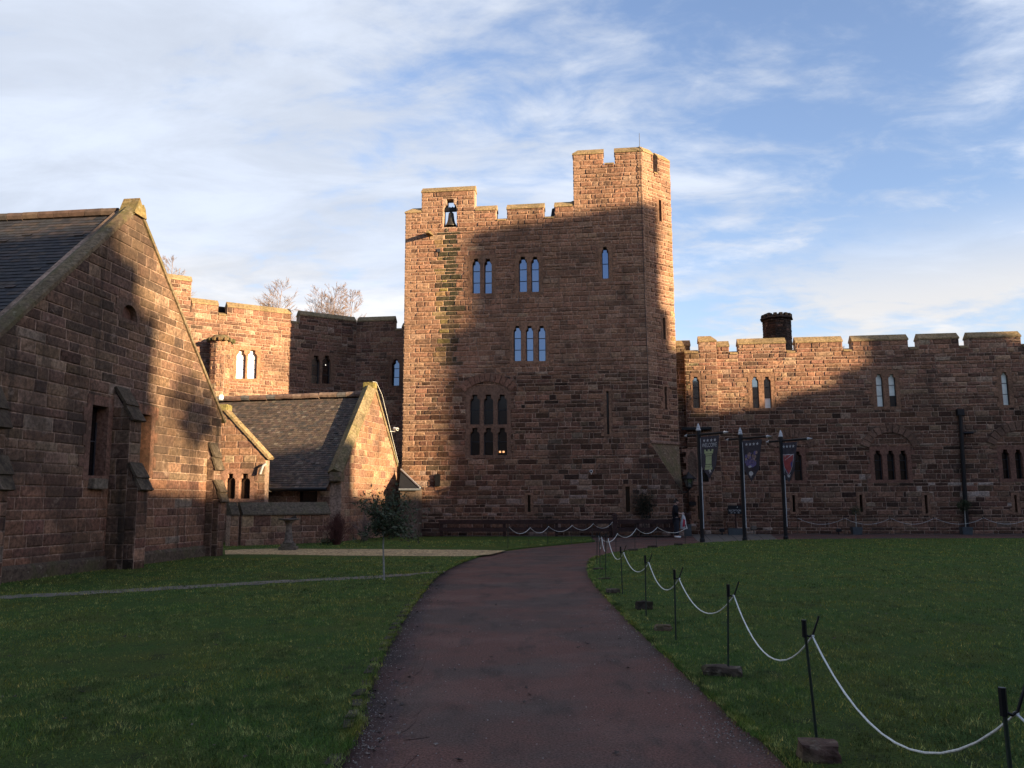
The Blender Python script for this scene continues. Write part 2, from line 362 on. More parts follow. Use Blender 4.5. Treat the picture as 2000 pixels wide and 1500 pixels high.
def masonry(mb, fr, regions, holes, st, tintfn=None):
    for reg in regions:
        s0, s1, z0, z1 = reg[:4]; clips = reg[4] if len(reg) > 4 else []; quo = reg[5] if len(reg) > 5 else (0, 0)
        z = z0; row = random.randint(0, 1)
        while z < z1-0.02:
            h = random.uniform(*st['rh'])
            if z1-z-h < st['rh'][0]*0.8: h = z1-z if z1-z < st['rh'][1]*1.3 else (z1-z)/2
            s = s0; row += 1; first = True
            while s < s1-0.01:
                w = random.uniform(*st['sw'])*random.choice((0.6, 1, 1, 1.25)); dress = False
                if first and quo[0]: w = 0.62 if row % 2 else 0.34; dress = True
                if first and not quo[0]: w *= random.uniform(.4, 1)
                rem = s1-s-w
                if quo[1] and rem > 0.01:
                    ql = 0.34 if row % 2 else 0.62
                    if rem < ql+0.2: w = max(0.2, s1-s-ql)
                    if abs(s1-s-ql) < 0.21 or s1-s <= ql+0.02: w = s1-s; dress = True
                elif rem < st['sw'][0]*0.6: w = s1-s
                w = min(w, s1-s); first = False
                for r in rect_minus((s, s+w, z, z+h), holes):
                    col = pick(st['pal'])
                    if dress: col = jt((0.40, 0.262, 0.178), .9, 1.1)
                    if tintfn: col = tintfn((r[0]+r[1])/2, (r[2]+r[3])/2, col)
                    inside = all(cl[0]*x+cl[1]*zz <= cl[2] for cl in clips for x in (r[0], r[1]) for zz in (r[2], r[3]))
                    if inside: add_stone(mb, fr, r, st, col, dress or random.random() < st.get('dress', 0.06))
                    else:
                        poly = [(r[0], r[2]), (r[1], r[2]), (r[1], r[3]), (r[0], r[3])]
                        for cl in clips: poly = clip(poly, cl) if len(poly) > 2 else []
                        if len(poly) > 2: add_poly_stone(mb, fr, poly, st, col)
                s += w
            z += h
def slab(mb, fr, outline, holes, T, m=0, t=MORTAR, hole_d=0.35, back=True):
    loops = [[V((p[0], p[1], 0)) for p in outline]] + [[V((p[0], p[1], 0)) for p in h] for h in holes]
    flat = [p for l in loops for p in l]; tris = tessellate_polygon(loops)
    mb.add([fr.P(p.x, p.y) for p in flat], tris, m, t)
    if back: mb.add([fr.P(p.x, p.y, -T) for p in flat], tris, m, t)
    for li, l in enumerate(loops):
        D = T if (li == 0 or hole_d is None) else hole_d; n = len(l)
        mb.add([fr.P(p.x, p.y) for p in l]+[fr.P(p.x, p.y, -D) for p in l], [(i, (i+1) % n, n+(i+1) % n, n+i) for i in range(n)], m, t)
def rpoly(r): return [(r[0], r[2]), (r[1], r[2]), (r[1], r[3]), (r[0], r[3])]
def shoulder(s0, s1, z0, z1):
    w = s1-s0; c = (s0+s1)/2; nw = w*0.27; zn = z1-0.40*w; zs = zn-0.36*w; rx = s1-(c+nw)
    arc = [(c+nw+rx*cos(t*pi/12), zs+(zn-zs)*sin(t*pi/12)) for t in range(0, 7)]
    right = [(s1, z0)]+arc+[(c+nw, z1)]
    return right + [(2*c-p[0], p[1]) for p in reversed(right)]
def rectshape(s0, s1, z0, z1): return [(s1, z0), (s1, z1), (s0, z1), (s0, z0)]
def pointed(s0, s1, z0, z1):
    c = (s0+s1)/2; zs = z1-(s1-s0)*0.5
    r = [(s1, z0)] + [(c+(s1-c)*cos(t*pi/10), zs+(z1-zs)*sin(t*pi/10)) for t in range(0, 6)]
    return r + [(2*c-p[0], p[1]) for p in reversed(r[:-1])]
def window(fr, parent, lights, shape=shoulder, rows=3, mats=('glass',), pm=None, margin=0.2, top=0.2, bot=0.14, depth=0.24, prot=0.03, stone='stone', bars=True, col=None, name='window', tilt=0.006):
    """lights: list of (s0,s1,z0,z1). Returns the hole the wall must leave."""
    S0 = min(l[0] for l in lights)-margin; S1 = max(l[1] for l in lights)+margin
    Z0 = min(l[2] for l in lights)-bot; Z1 = max(l[3] for l in lights)+top
    col = col or jt((0.33, 0.203, 0.135), .84, .98)
    mb = MB(); shapes = [shape(*l) for l in lights]; outer = [(S0, Z0), (S1, Z0), (S1, Z1), (S0, Z1)]
    f2 = fr.shifted(prot); slab(mb, f2, outer, shapes, prot+0.05, 0, col, hole_d=depth+prot+0.02, back=False)
    # a long-and-short pattern of jamb stones
    for side, s in ((-1, S0), (1, S1)):
        z = Z0; k = random.randint(0, 1)
        while z < Z1-0.15:
            h = min(random.uniform(.22, .36), Z1-z)
            if k % 2:
                w = random.uniform(.1, .22); a, b = (s-w, s-0.004) if side < 0 else (s+0.004, s+w)
                mb.add([fr.P(x, zz, o) for o in (0, prot+0.012) for x in (a, b) for zz in (z+.01, z+h-.01)], [(0, 2, 3, 1), (4, 5, 7, 6), (0, 4, 6, 2), (1, 3, 7, 5), (0, 1, 5, 4), (2, 6, 7, 3)], 0, jt(col, .85, 1.15))
            k += 1; z += h
    wo = mb.build(name, stone, parent)
    bb = MB()
    for li, l in enumerate(lights):
        pb = MB()
        n = rows if isinstance(rows, int) else rows[li]
        for k in range(n):
            za, zb = l[2]+(l[3]-l[2])*k/n, l[2]+(l[3]-l[2])*(k+1)/n
            poly = clip(clip(list(shapes[li]), (0, -1, -za)), (0, 1, zb))
            t0, t1 = random.uniform(-tilt, tilt), random.uniform(-tilt, tilt); cx = (l[0]+l[1])/2
            mi = pm[li][k] if pm else 0
            pb.add([fr.P(cx+(p[0]-cx)*1.03, p[1], -depth+t0*(p[1]-za)/(zb-za)+t1*(p[0]-cx)/(l[1]-l[0])) for p in poly], [tuple(range(len(poly)))], mi)
            if bars and k: bb.box(fr.P(cx, za, -depth+0.02), ((l[1]-l[0])/2, 0.008, 0.014), fr.ang)
        pb.build('pane', list(mats), wo)
        if bars:
            for x in (l[0]+0.012, l[1]-0.012): bb.box(fr.P(x, (l[2]+l[3]-0.55*(l[1]-l[0]))/2, -depth+0.02), (0.022, 0.01, (l[3]-l[2])/2-0.3*(l[1]-l[0])), fr.ang)
    if bars: bb.build('glazing_bars', 'lead', wo)
    return (S0+0.02, S1-0.02, Z0+0.02, Z1-0.02)
def slit(fr, parent, x0, x1, y0, y1, stone='stone', label=None):
    s0, z1 = fr.px(x0, y0); s1, z0 = fr.px(x1, y1); s0 = min(s0, s1-0.09)
    return window(fr, parent, [(s0, s1, z0, z1)], rectshape, 1, ('darkglass',), None, 0.14, 0.12, 0.1, 0.26, 0.028, stone, False, name='slit_window')
CTOP = (0.37, 0.28, 0.155)
def coping(mb, fr, s0, s1, z, T=0.6, h=0.36, hipL=0, hipR=0, over=0.05, t=CTOP, zs1=None):
    """weathered saddleback coping lying on a wall top from s0 to s1; each one a part of its own"""
    own = isinstance(mb, bpy.types.Object); par = mb; mb = MB() if own else mb
    zs1 = z if zs1 is None else zs1; L = s1-s0; n = max(1, round(L/0.95)); prof = [(over, 0), (over, 0.07), (-T/2, h), (-T-over, 0.07), (-T-over, 0)]
    hl, hr = hipL*T*0.55, hipR*T*0.55
    for k in range(n):
        a, b = s0+L*k/n, s0+L*(k+1)/n; col = jt(t, .82, 1.18); vs = []
        for e, x in ((0, a), (1, b)):
            zb = z+(zs1-z)*(x-s0)/max(L, 1e-6)
            for i, (o, dz) in enumerate(prof):
                xx = x + (0.004 if e == 0 else -0.004)
                if i == 2: xx += (hl if (e == 0 and k == 0) else 0) - (hr if (e == 1 and k == n-1) else 0)
                vs.append(fr.P(xx, zb+dz, o))
        mb.add(vs, [(i, (i+1) % 5, 5+(i+1) % 5, 5+i) for i in range(5)]+[(4, 3, 2, 1, 0), (5, 6, 7, 8, 9)], 0, col)
    if own: mb.build('coping', 'coping', par)
def sweep(mb, a, b, n_out, prof, t=CTOP, seg=0.9):
    """straight moulding from a to b; prof in (out, up-perpendicular)"""
    a, b = V(a), V(b); d = (b-a).normalized(); o = V(n_out).normalized(); u = o.cross(d); u = u if u.z > 0 else -u
    L = (b-a).length; n = max(1, round(L/seg)); m = len(prof)
    for k in range(n):
        col = jt(t, .8, 1.2)
        vs = [a + d*(L*(k+e)/n + (0.003 if e == 0 else -0.003)) + o*p + u*q for e in (0, 1) for p, q in prof]
        mb.add(vs, [(i, (i+1) % m, m+(i+1) % m, m+i) for i in range(m)]+[tuple(range(m-1, -1, -1)), tuple(range(m, 2*m))], 0, col)
def tiles(mb, o, along, up, L, S, exp=0.15, w=0.2, pal=None, thick=0.016):
    along, up = V(along).normalized(), V(up).normalized(); n = along.cross(up); n = n if n.z > 0 else -n; o = V(o)
    nr = int(S/exp); nc = int(L/w)
    for r in range(nr):
        off = (r % 2)*w/2; wob = [0.006*noise.noise((r*0.3, c*0.13, 3.3)) for c in range(nc+2)]
        for c in range(-1, nc+1):
            a, b = max(0, c*w+off+0.003), min(L, (c+1)*w+off-0.003)
            if b-a < 0.02: continue
            lift = thick + random.uniform(0, .007) + wob[c+1] + (.02 if random.random() < .03 else 0); q = r*exp + random.uniform(-.006, .006) - (.04 if random.random() < .012 else 0); q2 = q+exp+0.03
            P = lambda x, y, z: o+along*x+up*y+n*z
            vs = [P(a, q, 0), P(b, q, 0), P(b, q, lift), P(a, q, lift), P(b, q2, 0.002), P(a, q2, 0.002)]
            col = pick(pal); mb.add(vs, [(0, 1, 2, 3), (3, 2, 4, 5)], 0, col)
def voussoirs(mb, fr, s0, s1, z0, zr, th=0.42, n=9, t=(0.27, 0.155, 0.11), prot=0.09):
    """segmental relieving arch from (s0,z0) over rise zr to (s1,z0)"""
    c = (s0+s1)/2; hw = (s1-s0)/2; R = (hw*hw+zr*zr)/(2*zr); zc = z0+zr-R; a0 = atan2(z0-zc, hw); a1 = pi-a0
    for k in range(n):
        b0, b1 = a0+(a1-a0)*(k+0.05)/n, a0+(a1-a0)*(k+0.95)/n; p = prot+random.uniform(-.012, .015)
        q = [(c+r*cos(b), zc+r*sin(b)) for r, b in ((R, b0), (R, b1), (R+th, b1), (R+th, b0))]
        vs = [fr.P(x, z, 0.0) for x, z in q]+[fr.P(x, z, p) for x, z in q]
        mb.add(vs, [(4, 5, 6, 7), (0, 1, 5, 4), (1, 2, 6, 5), (2, 3, 7, 6), (3, 0, 4, 7)], 0, jt(t, .75, 1.2))
def text_mesh(txt, size):
    cu = bpy.data.curves.new('lettering', 'FONT'); cu.body = txt; cu.size = size; cu.align_x = 'CENTER'
    o = bpy.data.objects.new('lettering', cu); COL.objects.link(o)
    me = bpy.data.meshes.new_from_object(o.evaluated_get(bpy.context.evaluated_depsgraph_get()))
    vs = [q.co[:] for q in me.vertices]; fs = [tuple(p.vertices) for p in me.polygons]
    bpy.data.objects.remove(o); bpy.data.meshes.remove(me); return vs, fs

# ================================================================== THE SETTING
gm = MB(); gm.add([(-900, -900, -0.02), (900, -900, -0.02), (900, 900, -0.02), (-900, 900, -0.02)], [(0, 1, 2, 3)])
tag(gm.build('ground', 'turf'), kind='structure')
pm_ = MB(); pm_.add([(-8, -12, 0), (60, -12, 0), (60, 44, 0), (-8, 44, 0)], [(0, 1, 2, 3)])
tag(pm_.build('path', 'tarmac'), kind='structure')
LZ = 0.05
def smooth_line(pts, n=10, jit=0.0):
    out = []
    for i in range(len(pts)-1):
        p0, p1, p2, p3 = pts[max(i-1, 0)], pts[i], pts[i+1], pts[min(i+2, len(pts)-1)]
        for k in range(n):
            t = k/n; q = 0.5*((2*p1)+(p2-p0)*t+(2*p0-5*p1+4*p2-p3)*t*t+(3*p1-p0-3*p2+p3)*t**3)
            out.append(q+V((random.uniform(-jit, jit), random.uniform(-jit, jit), 0)))
    return out+[pts[-1]]
left_edge = [V((-1.0, -10, 0)), V((-1.1, 0, 0))]+[G(x, y) for x, y in ((660, 1500), (690, 1420), (735, 1310), (788, 1210), (832, 1150), (872, 1115), (925, 1092), (985, 1077), (1060, 1068), (1120, 1062.5), (1162, 1058.5))]
right_edge = [V((1.8, -10, 0)), V((1.75, 0, 0))]+[G(x, y) for x, y in ((1540, 1500), (1425, 1400), (1300, 1282), (1205, 1190), (1162, 1140), (1152, 1115), (1160, 1096), (1185, 1085), (1230, 1077), (1300, 1069), (1380, 1062), (1525, 1056), (1760, 1054), (2000, 1053.5))]
LE = smooth_line([V((p.x, p.y, 0)) for p in left_edge], 10, 0.012); RE = smooth_line([V((p.x, p.y, 0)) for p in right_edge], 10, 0.02)
lawn_l = [(p.x, p.y) for p in LE]+[(3.6, 39.4), (-5.2, 40.4), (-6.5, 47), (-60, 50), (-60, -10)]
lawn_r = [(p.x, p.y) for p in RE]+[(60, RE[-1].y-3.5), (60, -10)]
def lawn(name, poly):
    mb = MB(); fr = None; loop = [V((x, y, 0)) for x, y in poly]; tr = tessellate_polygon([loop]); n = len(poly)
    mb.add([(x, y, LZ) for x, y in poly], tr); mb.add([(x, y, LZ) for x, y in poly]+[(x, y, -0.01) for x, y in poly], [(i, (i+1) % n, n+(i+1) % n, n+i) for i in range(n)])
    return tag(mb.build(name, 'turf'), kind='structure')
lawn('lawn', lawn_l); lawn('lawn', lawn_r)
# kerb stones along the left edge of the drive
kb = MB(); acc = 0.0; i = 0
for p, q in zip(LE[:-1], LE[1:]):
    if p.y < 2 or p.y > 20: continue
    acc += (q-p).length
    if acc > 0.27:
        acc = 0; a = atan2(q.y-p.y, q.x-p.x); c = random.uniform(.5, 1.0)
        if random.random() < 0.95: kb.box((p.x-0.03, p.y, random.uniform(0.02, 0.034)), (0.125, 0.05, 0.03), a+random.uniform(-.1, .1), 0, (0.085*c, 0.075*c, 0.062*c), 0.012)
tag(kb.build('kerb', 'mossy'), kind='structure')
# damp dirt gathered along the left edge of the drive: a strip that darkens towards the kerb
gu_ = MB(); cols = 7
GE = [p for p in LE if 1 < p.y < 24]
for i, (p, q) in enumerate(zip(GE[:-1], GE[1:])):
    wd = lambda k: .42+.2*noise.noise((k*.35, 2.2, 0))+.1*noise.noise((k*1.3, 5.2, 0))
    for k in range(cols):
        a, b_ = k/cols, (k+1)/cols; tk = .34+.66*((k+.5)/cols)**1.2; tn = (tk*(.92+.05*a), tk*.97, tk*1.08) if k < 5 else (tk, tk, tk)
        gu_.add([(p.x-.01+wd(i)*a, p.y, .004), (p.x-.01+wd(i)*b_, p.y, .004), (q.x-.01+wd(i+1)*b_, q.y, .004), (q.x-.01+wd(i+1)*a, q.y, .004)], [(0, 1, 2, 3)], 0, tn)
tag(gu_.build('gutter_dirt', 'tarmac'), kind='structure')
# pale gravel path, stone strip, grey strip at the castle foot, paving by the entrance
def sheet(name, pts, mat, z, t=(1, 1, 1)):
    mb = MB(); loop = [V((p[0], p[1], 0)) for p in pts]; mb.add([(p[0], p[1], z) for p in pts], tessellate_polygon([loop]), 0, t)
    return tag(mb.build(name, mat), kind='structure')
gtop = [G(x, y, LZ) for x, y in ((440, 1075), (520, 1072), (640, 1072.5), (780, 1073), (900, 1074), (988, 1075.5))]; gbot = [G(x, y, LZ) for x, y in ((960, 1083), (905, 1086.5), (780, 1086), (640, 1085), (520, 1083), (440, 1083))]
sheet('gravel_path', [(p.x, p.y) for p in smooth_line([V(p) for p in gtop], 8, 0.05)+smooth_line([V(p) for p in gbot], 8, 0.05)], 'gravel', LZ+0.006, (0.40, 0.285, 0.145))
st = [V(G(x, y, LZ)) for x, y in ((-80, 1170), (0, 1164), (120, 1158), (250, 1151), (380, 1143), (500, 1136), (620, 1130), (740, 1124), (868, 1115))]; sbt = [V(G(x, y, LZ)) for x, y in ((862, 1118), (740, 1129), (620, 1135), (500, 1142), (380, 1149), (250, 1157), (120, 1164), (0, 1171), (-80, 1178))]
sheet('stone_path', [(p.x, p.y) for p in smooth_line(st, 8, 0.09)+smooth_line(sbt, 8, 0.1)], 'slab', LZ+0.005)

# ================================================================== FRAMES
FT = Frame((-5.5, 41.5), rad(-7)); FWG = Frame((9.04, 43.0), rad(-7))
CD = V((.119, .993, 0)).normalized(); CA = atan2(CD.y, CD.x); CW = 10.85
FC = Frame((-9.5-CD.x*CW, 27-CD.y*CW), CA); LW = 6.85; LDV = V((.225, .974, 0)).normalized(); LAN = atan2(LDV.y, LDV.x); FL = Frame((-7.25, 35.4), LAN)
ST_T = dict(rh=(0.13, 0.29), sw=(0.24, 0.78), joint=0.013, prot=(0.014, 0.05), rough=0.032, pal=PAL, cell=0.16)
ST_C = dict(rh=(0.2, 0.33), sw=(0.42, 1.05), joint=0.009, prot=(0.010, 0.028), rough=0.016, cell=0.2, dress=0.2,
            pal=[((0.275, 0.185, 0.122), 30), ((0.235, 0.158, 0.107), 28), ((0.20, 0.132, 0.096), 22), ((0.14, 0.10, 0.076), 10), ((0.33, 0.24, 0.165), 10)])
ST_L = dict(rh=(0.22, 0.34), sw=(0.4, 0.8), joint=0.009, prot=(0.015, 0.03), rough=0.014, cell=0.22, dress=0.3, pal=[((0.36, 0.22, 0.14), 30), ((0.31, 0.18, 0.12), 30), ((0.24, 0.15, 0.11), 15), ((0.42, 0.31, 0.20), 15)])
HC = 0.34
def battlement(fr, s_start, s_end, merlons, crenel_z, z_bot=0.0):
    """merlons: (s0,s1,ztop). returns outline (s,z) and the list of stone regions above the crenel line"""
    out = [(s_start, z_bot), (s_end, z_bot)]; regs = []
    for (a, b, zt) in reversed(merlons):
        out += [(b, crenel_z), (b, zt-HC), (a, zt-HC), (a, crenel_z)]; regs.append((a, b, crenel_z, zt-HC))
    cl = [out[0]]
    for p in out[1:]:
        if hypot(p[0]-cl[-1][0], p[1]-cl[-1][1]) > 1e-4: cl.append(p)
    if cl[-1][0] > s_start+1e-4: cl.append((s_start, crenel_z))
    return cl, regs

# ================================================================== MAIN TOWER
tw = thing('castle_tower', FT.P(6, 0, -4), 'tall square red sandstone tower with battlements, bell opening and corner turret', 'tower')
LS, LC = 12.25, 13.70; ZL = 4.45; ZC = 2.1
PK = lambda x, y: FT.px(x, y)
holes = []
def tl(xs, y0, y1):      # lights from pixel columns
    r = []
    for a, b in xs:
        s0, z1 = PK(a, y0); s1, z0 = PK(b, y1); r.append((s0, s1, z0, z1))
    return r
holes.append(window(FT, tw, tl(((922, 937.5), (945.5, 960.5)), 506, 573), rows=3))
holes.append(window(FT, tw, tl(((1013, 1029.5), (1037, 1053)), 502, 570), rows=3))
holes.append(window(FT, tw, tl(((1175, 1189.5),), 483, 544), rows=2))
holes.append(window(FT, tw, tl(((1003, 1018), (1027, 1042), (1050.5, 1066)), 637, 705), rows=3))
big = tl(((918, 937), (944.5, 963.5), (971.5, 990.5)), 771, 829)+tl(((918, 937), (944.5, 963.5), (971.5, 990.5)), 836, 889)
holes.append(window(FT, tw, big, rows=2, mats=('darkglass',), margin=0.2, top=0.45, col=(0.22, 0.145, 0.105)))
holes += [slit(FT, tw, 1184, 1190.5, 764, 848), slit(FT, tw, 1030.5, 1036.5, 967, 1000), slit(FT, tw, 1221.5, 1231, 950, 1000)]
bs0, bz1 = PK(866, 389); bs1, bz0 = PK(892, 443)
bell_hole = (bs0-0.0, bs1, bz0, bz1)
mer = []
def mpx(fr, x0, x1, y, dz=0): s0, z = fr.px(x0, y); s1, z2 = fr.px(x1, y); return (s0, s1, (z+z2)/2+dz)
m0 = mpx(FT, 790, 824, 407); mb_ = mpx(FT, 824, 927, 362); m1 = mpx(FT, 927, 969, 400); m2 = mpx(FT, 990, 1062, 394); m3 = mpx(FT, 1083, 1118.5, 391)
t0 = mpx(FT, 1118.5, 1178, 289); t1 = mpx(FT, 1200, 1262, 285)
zcren = PK(980, 431)[1]; zcrenT = PK(1188, 321)[1]
LSX = LS; t1 = (t1[0], LSX, t1[2]); m0 = (0, mb_[0], m0[2])
ztm = (m1[2]+m2[2]+m3[2])/3; m1, m2, m3 = [(m[0], m[1], ztm) for m in (m1, m2, m3)]; m0 = (m0[0], m0[1], ztm+0.05); ztt = (t0[2]+t1[2])/2
ol = [(0, 0), (LC, 0), (LC, ZC), (LS, ZL), (LS, ztt-HC), (t1[0], ztt-HC), (t1[0], zcrenT), (t0[1], zcrenT), (t0[1], ztt-HC), (t0[0], ztt-HC), (t0[0], ztm-HC), (m3[0], ztm-HC), (m3[0], zcren), (m2[1], zcren), (m2[1], ztm-HC), (m2[0], ztm-HC), (m2[0], zcren), (m1[1], zcren), (m1[1], ztm-HC), (mb_[1], ztm-HC), (mb_[1], mb_[2]-HC), (mb_[0], mb_[2]-HC), (mb_[0], m0[2]-HC), (0, m0[2]-HC)]
bell_shape = shoulder(bs0, bs1, bz0, bz1)
wm = MB()
def slab_mixed(mb, fr, outline, holes, through, T):
    slab(mb, fr, outline, [rpoly(h) for h in holes]+through, T, 0, MORTAR, hole_d=T)
slab_mixed(wm, FT, ol, holes, [bell_shape], 0.6)
zst = bz0
def tower_tint(s, z, c):
    if bs0-0.25 < s < bs1+0.12 and 8.4 < z < bz0+0.02:       # the damp green-black run below the bell
        f = 0.93 if (bs0 < s < bs1+0.05) else 0.45
        if z < 11: f *= 0.8
        g = (0.045, 0.05, 0.03) if s > bs0+.1 or random.random() < .4 else (0.26, 0.23, 0.075)
        if random.random() < .93: return tuple(a*(1-f)+b*f for a, b in zip(c, g))
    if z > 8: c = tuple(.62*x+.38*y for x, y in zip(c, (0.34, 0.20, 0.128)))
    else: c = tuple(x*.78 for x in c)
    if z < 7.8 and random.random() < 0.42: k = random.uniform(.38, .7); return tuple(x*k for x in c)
    if z < 3.2 and random.random() < 0.2: return (0.36, 0.27, 0.22)
    return c
sh = holes+[(bs0-0.02, bs1+0.02, bz0-0.01, bz1+0.02)]
diag = ((ZL-ZC), (LC-LS), (ZL-ZC)*LC + (LC-LS)*ZC)
masonry(wm, FT, [(0, LC, 0, ZL, [diag], (1, 0)), (0, LS, ZL, zcren, [], (1, 1)), (0, mb_[0], zcren, m0[2]-HC, [], (1, 0)), (mb_[0], mb_[1], zcren, mb_[2]-HC, [], (1, 1)), (m1[0], m1[1], zcren, ztm-HC), (m2[0], m2[1], zcren, ztm-HC), (m3[0], t0[0], zcren, ztm-HC), (t0[0], LS, zcren, zcrenT, [], (1, 1)), (t0[0], t0[1], zcrenT, ztt-HC, [], (1, 0)), (t1[0], LS, zcrenT, ztt-HC, [], (0, 1))], sh, ST_T, tower_tint)
wm.build('front_wall', 'stone', tw)
# chamfered corner of the turret and its broach
CHL = (LC-LS)*sqrt(2); FCH = Frame(FT.P(LS, 0)[:2], rad(38)); cm = MB(); chh = []
def chslit(x0, x1, y0, y1):
    s0, z1 = FCH.px(x0, y0); s1, z0 = FCH.px(x1, y1); return window(FCH, tw, [(s0, s1+0.04, z0, z1)], rectshape, 1, ('darkglass',), None, 0.13, 0.12, 0.12, 0.25, 0.02, 'stone', False, name='slit_window')
chh += [chslit(1286, 1291, 390, 433), chslit(1294, 1299, 620, 663), chslit(1297, 1302, 755, 800)]
zcc = ztt-1.3; ca, cb = 0.78, 1.12
cho = [(0.0, ZL), (CHL, ZL), (CHL, ztt-HC), (cb, ztt-HC), (cb, zcc), (ca, zcc), (ca, ztt-HC), (0, ztt-HC)]
slab_mixed(cm, FCH, cho, chh, [], 0.45)
masonry(cm, FCH, [(0, CHL, ZL, zcc, [], (1, 1)), (0, ca, zcc, ztt-HC, [], (1, 0)), (cb, CHL, zcc, ztt-HC, [], (0, 1))], chh, ST_T, tower_tint)
cm.build('corner_wall', 'stone', tw)
A_, B_, C_ = FT.P(LS, ZL), FCH.P(CHL, ZL), FT.P(LC, ZC); br = MB(); nb = 6
rows = [[A_.lerp(C_, k/nb).lerp(B_.lerp(C_, k/nb), j/4)+V((0.03, -0.05, 0))*sin(pi*k/nb)*sin(pi*j/4) for j in range(5)] for k in range(nb+1)]
for k in range(nb):
    for j in range(4): br.add([rows[k][j], rows[k][j+1], rows[k+1][j+1], rows[k+1][j]], [(0, 1, 2, 3)], 0, (0.19, 0.145, 0.095))
br.build('broach', 'mossy', tw)
lb = MB(); sweep(lb, FCH.P(-0.02, ZL+0.06, 0), FCH.P(CHL+0.02, ZL+0.06, 0), FCH.n, [(0.09, -0.07), (0.09, 0.02), (0.0, 0.1), (-0.05, -0.07)], (0.27, 0.185, 0.14)); lb.build('string_course', 'stone', tw)
# hidden sides, roof, turret back
FR = Frame(FCH.P(CHL, 0)[:2], rad(83)); FLF = Frame(FT.P(0, 0, -9.5)[:2], rad(-97)); hb = MB()
slab(hb, FR, [(0.0, 0), (7.8, 0), (7.8, zcren), (2.2, zcren), (2.2, ztt-HC), (0.0, ztt-HC)], [], 0.5)
masonry(hb, FR, [(0, 7.8, 0, zcren, [], (1, 1)), (0, 2.2, zcren, ztt-HC, [], (1, 1))], [], dict(ST_T, sw=(.5, 1.2), rh=(.25, .4)))
slab(hb, FLF, [(0, 0), (8.9, 0), (8.9, ztm-HC), (0, ztm-HC)], [], 0.5)
masonry(hb, FLF, [(0, 8.9, 0, ztm-HC, [], (1, 1))], [], dict(ST_T, sw=(.5, 1.2), rh=(.25, .4)))
hb.build('side_wall', 'stone', tw)
rb = MB(); rb.add([FT.P(0.3, zcren-0.35, -0.6), FT.P(LC-0.3, zcren-0.35, -1.6), FT.P(LC, zcren-0.35, -9.4), FT.P(0.3, zcren-0.35, -9.4)], [(0, 1, 2, 3)])
rp = [FT.P(7.2, zcren-0.3, -2.2), FT.P(8.72, zcren-0.3, -2.2), FT.P(8.72, zcren+2.2, -3.4), FT.P(7.4, zcren+1.75, -3.4)]
rb.add(rp+[p+V((0.1, 3, -0.6)) for p in rp], [(0, 1, 2, 3), (2, 3, 7, 6), (0, 3, 7, 4)]); rb.build('roof', 'roofdark', tw)
tb = MB()
for fr2, L2 in ((Frame(FT.P(t0[0], 0, -3.4)[:2], rad(-97)), 2.75), (Frame(FT.P(LC, 0, -3.45)[:2], rad(173)), 4.6)):
    slab(tb, fr2, [(0, zcren-0.3), (L2, zcren-0.3), (L2, ztt-HC), (0, ztt-HC)], [], 0.45)
tb.build('turret_wall', 'stone', tw)
cp = tw
coping(cp, FT, m0[0]-.04, m0[1]-0.01, m0[2]-HC, hipL=1); coping(cp, FT, mb_[0]-.03, mb_[1]+.03, mb_[2]-HC); coping(cp, FT, m1[0]+0.035, m1[1]+.03, ztm-HC); coping(cp, FT, m2[0]-.03, m2[1]+.03, ztm-HC); coping(cp, FT, m3[0]-.03, m3[1]-.01, ztm-HC)
coping(cp, FT, t0[0]-.04, t0[1]+.03, ztt-HC, hipL=1, T=.5); coping(cp, FT, t1[0]-.03, LS+0.0, ztt-HC, T=.5)
coping(cp, FCH, 0.0, ca+.02, ztt-HC, T=.42); coping(cp, FCH, cb-.02, CHL, ztt-HC-0.06, T=.42, hipR=1)
for a, b, z in ((m1[1], m2[0], zcren), (m2[1], m3[0], zcren), (t0[1], t1[0], zcrenT)): coping(cp, FT, a+.035, b-.035, z-0.0, h=0.2, T=0.5)
coping(cp, FCH, ca+.03, cb-.03, zcc, h=.18, T=.35)
va = MB(); sa, za = PK(903, 762); sb, zb_ = PK(1003, 757); voussoirs(va, FT, sa+0.12, sb-0.12, za-0.1, 0.5, 0.42, 11); va.build('relieving_arch', 'stone', tw)
sp = MB(); s_, z_ = PK(841, 459)
sv = [FT.P(s_-.16, z_-.06, 0), FT.P(s_+.16, z_-.06, 0), FT.P(s_, z_+.2, 0), FT.P(s_-.1, z_-.14, .75), FT.P(s_+.1, z_-.14, .75), FT.P(s_, z_+.02, .75)]
sp.add(sv, [(0, 1, 4, 3), (1, 2, 5, 4), (2, 0, 3, 5), (3, 4, 5)], 0, (0.25, 0.2, 0.1)); sp.build('water_spout', 'mossy', tw)
lr = MB(); s_, z_ = PK(1249.5, 300); lr.tube([FT.P(s_, z_-.4, .1), FT.P(s_, z_+1.05, .1)], 0.012, 5)
lr.tube([FT.P(s_, z_-.4, .09), FT.P(s_+.03, 12, .085), FT.P(s_+.1, 8, .085), FT.P(s_+.0, ZL+.1, .085), FT.P(s_-.02, .2, .08)], 0.014, 5); lr.build('lightning_conductor', 'black', tw)
jb = MB(); s_, z_ = PK(855.5, 938); jb.box(FT.P(s_, z_, .1), (.13, .09, .3), FT.ang, bev=.02); jb.build('junction_box', 'black', tw)
hb2 = MB(); s_, z_ = PK(857, 490); hb2.box(FT.P(s_, z_, .045), (.09, .05, .09), FT.ang, bev=.01); hb2.build('putlog_block', 'lead', tw)
for x in (975.5, 982.5): s_, z_ = PK(x, 882); lm = MB(); lm.box(FT.P(s_, z_, -.2), (.05, .012, .045), FT.ang, bev=.008); lm.build('window_lamp', 'lamp', tw)
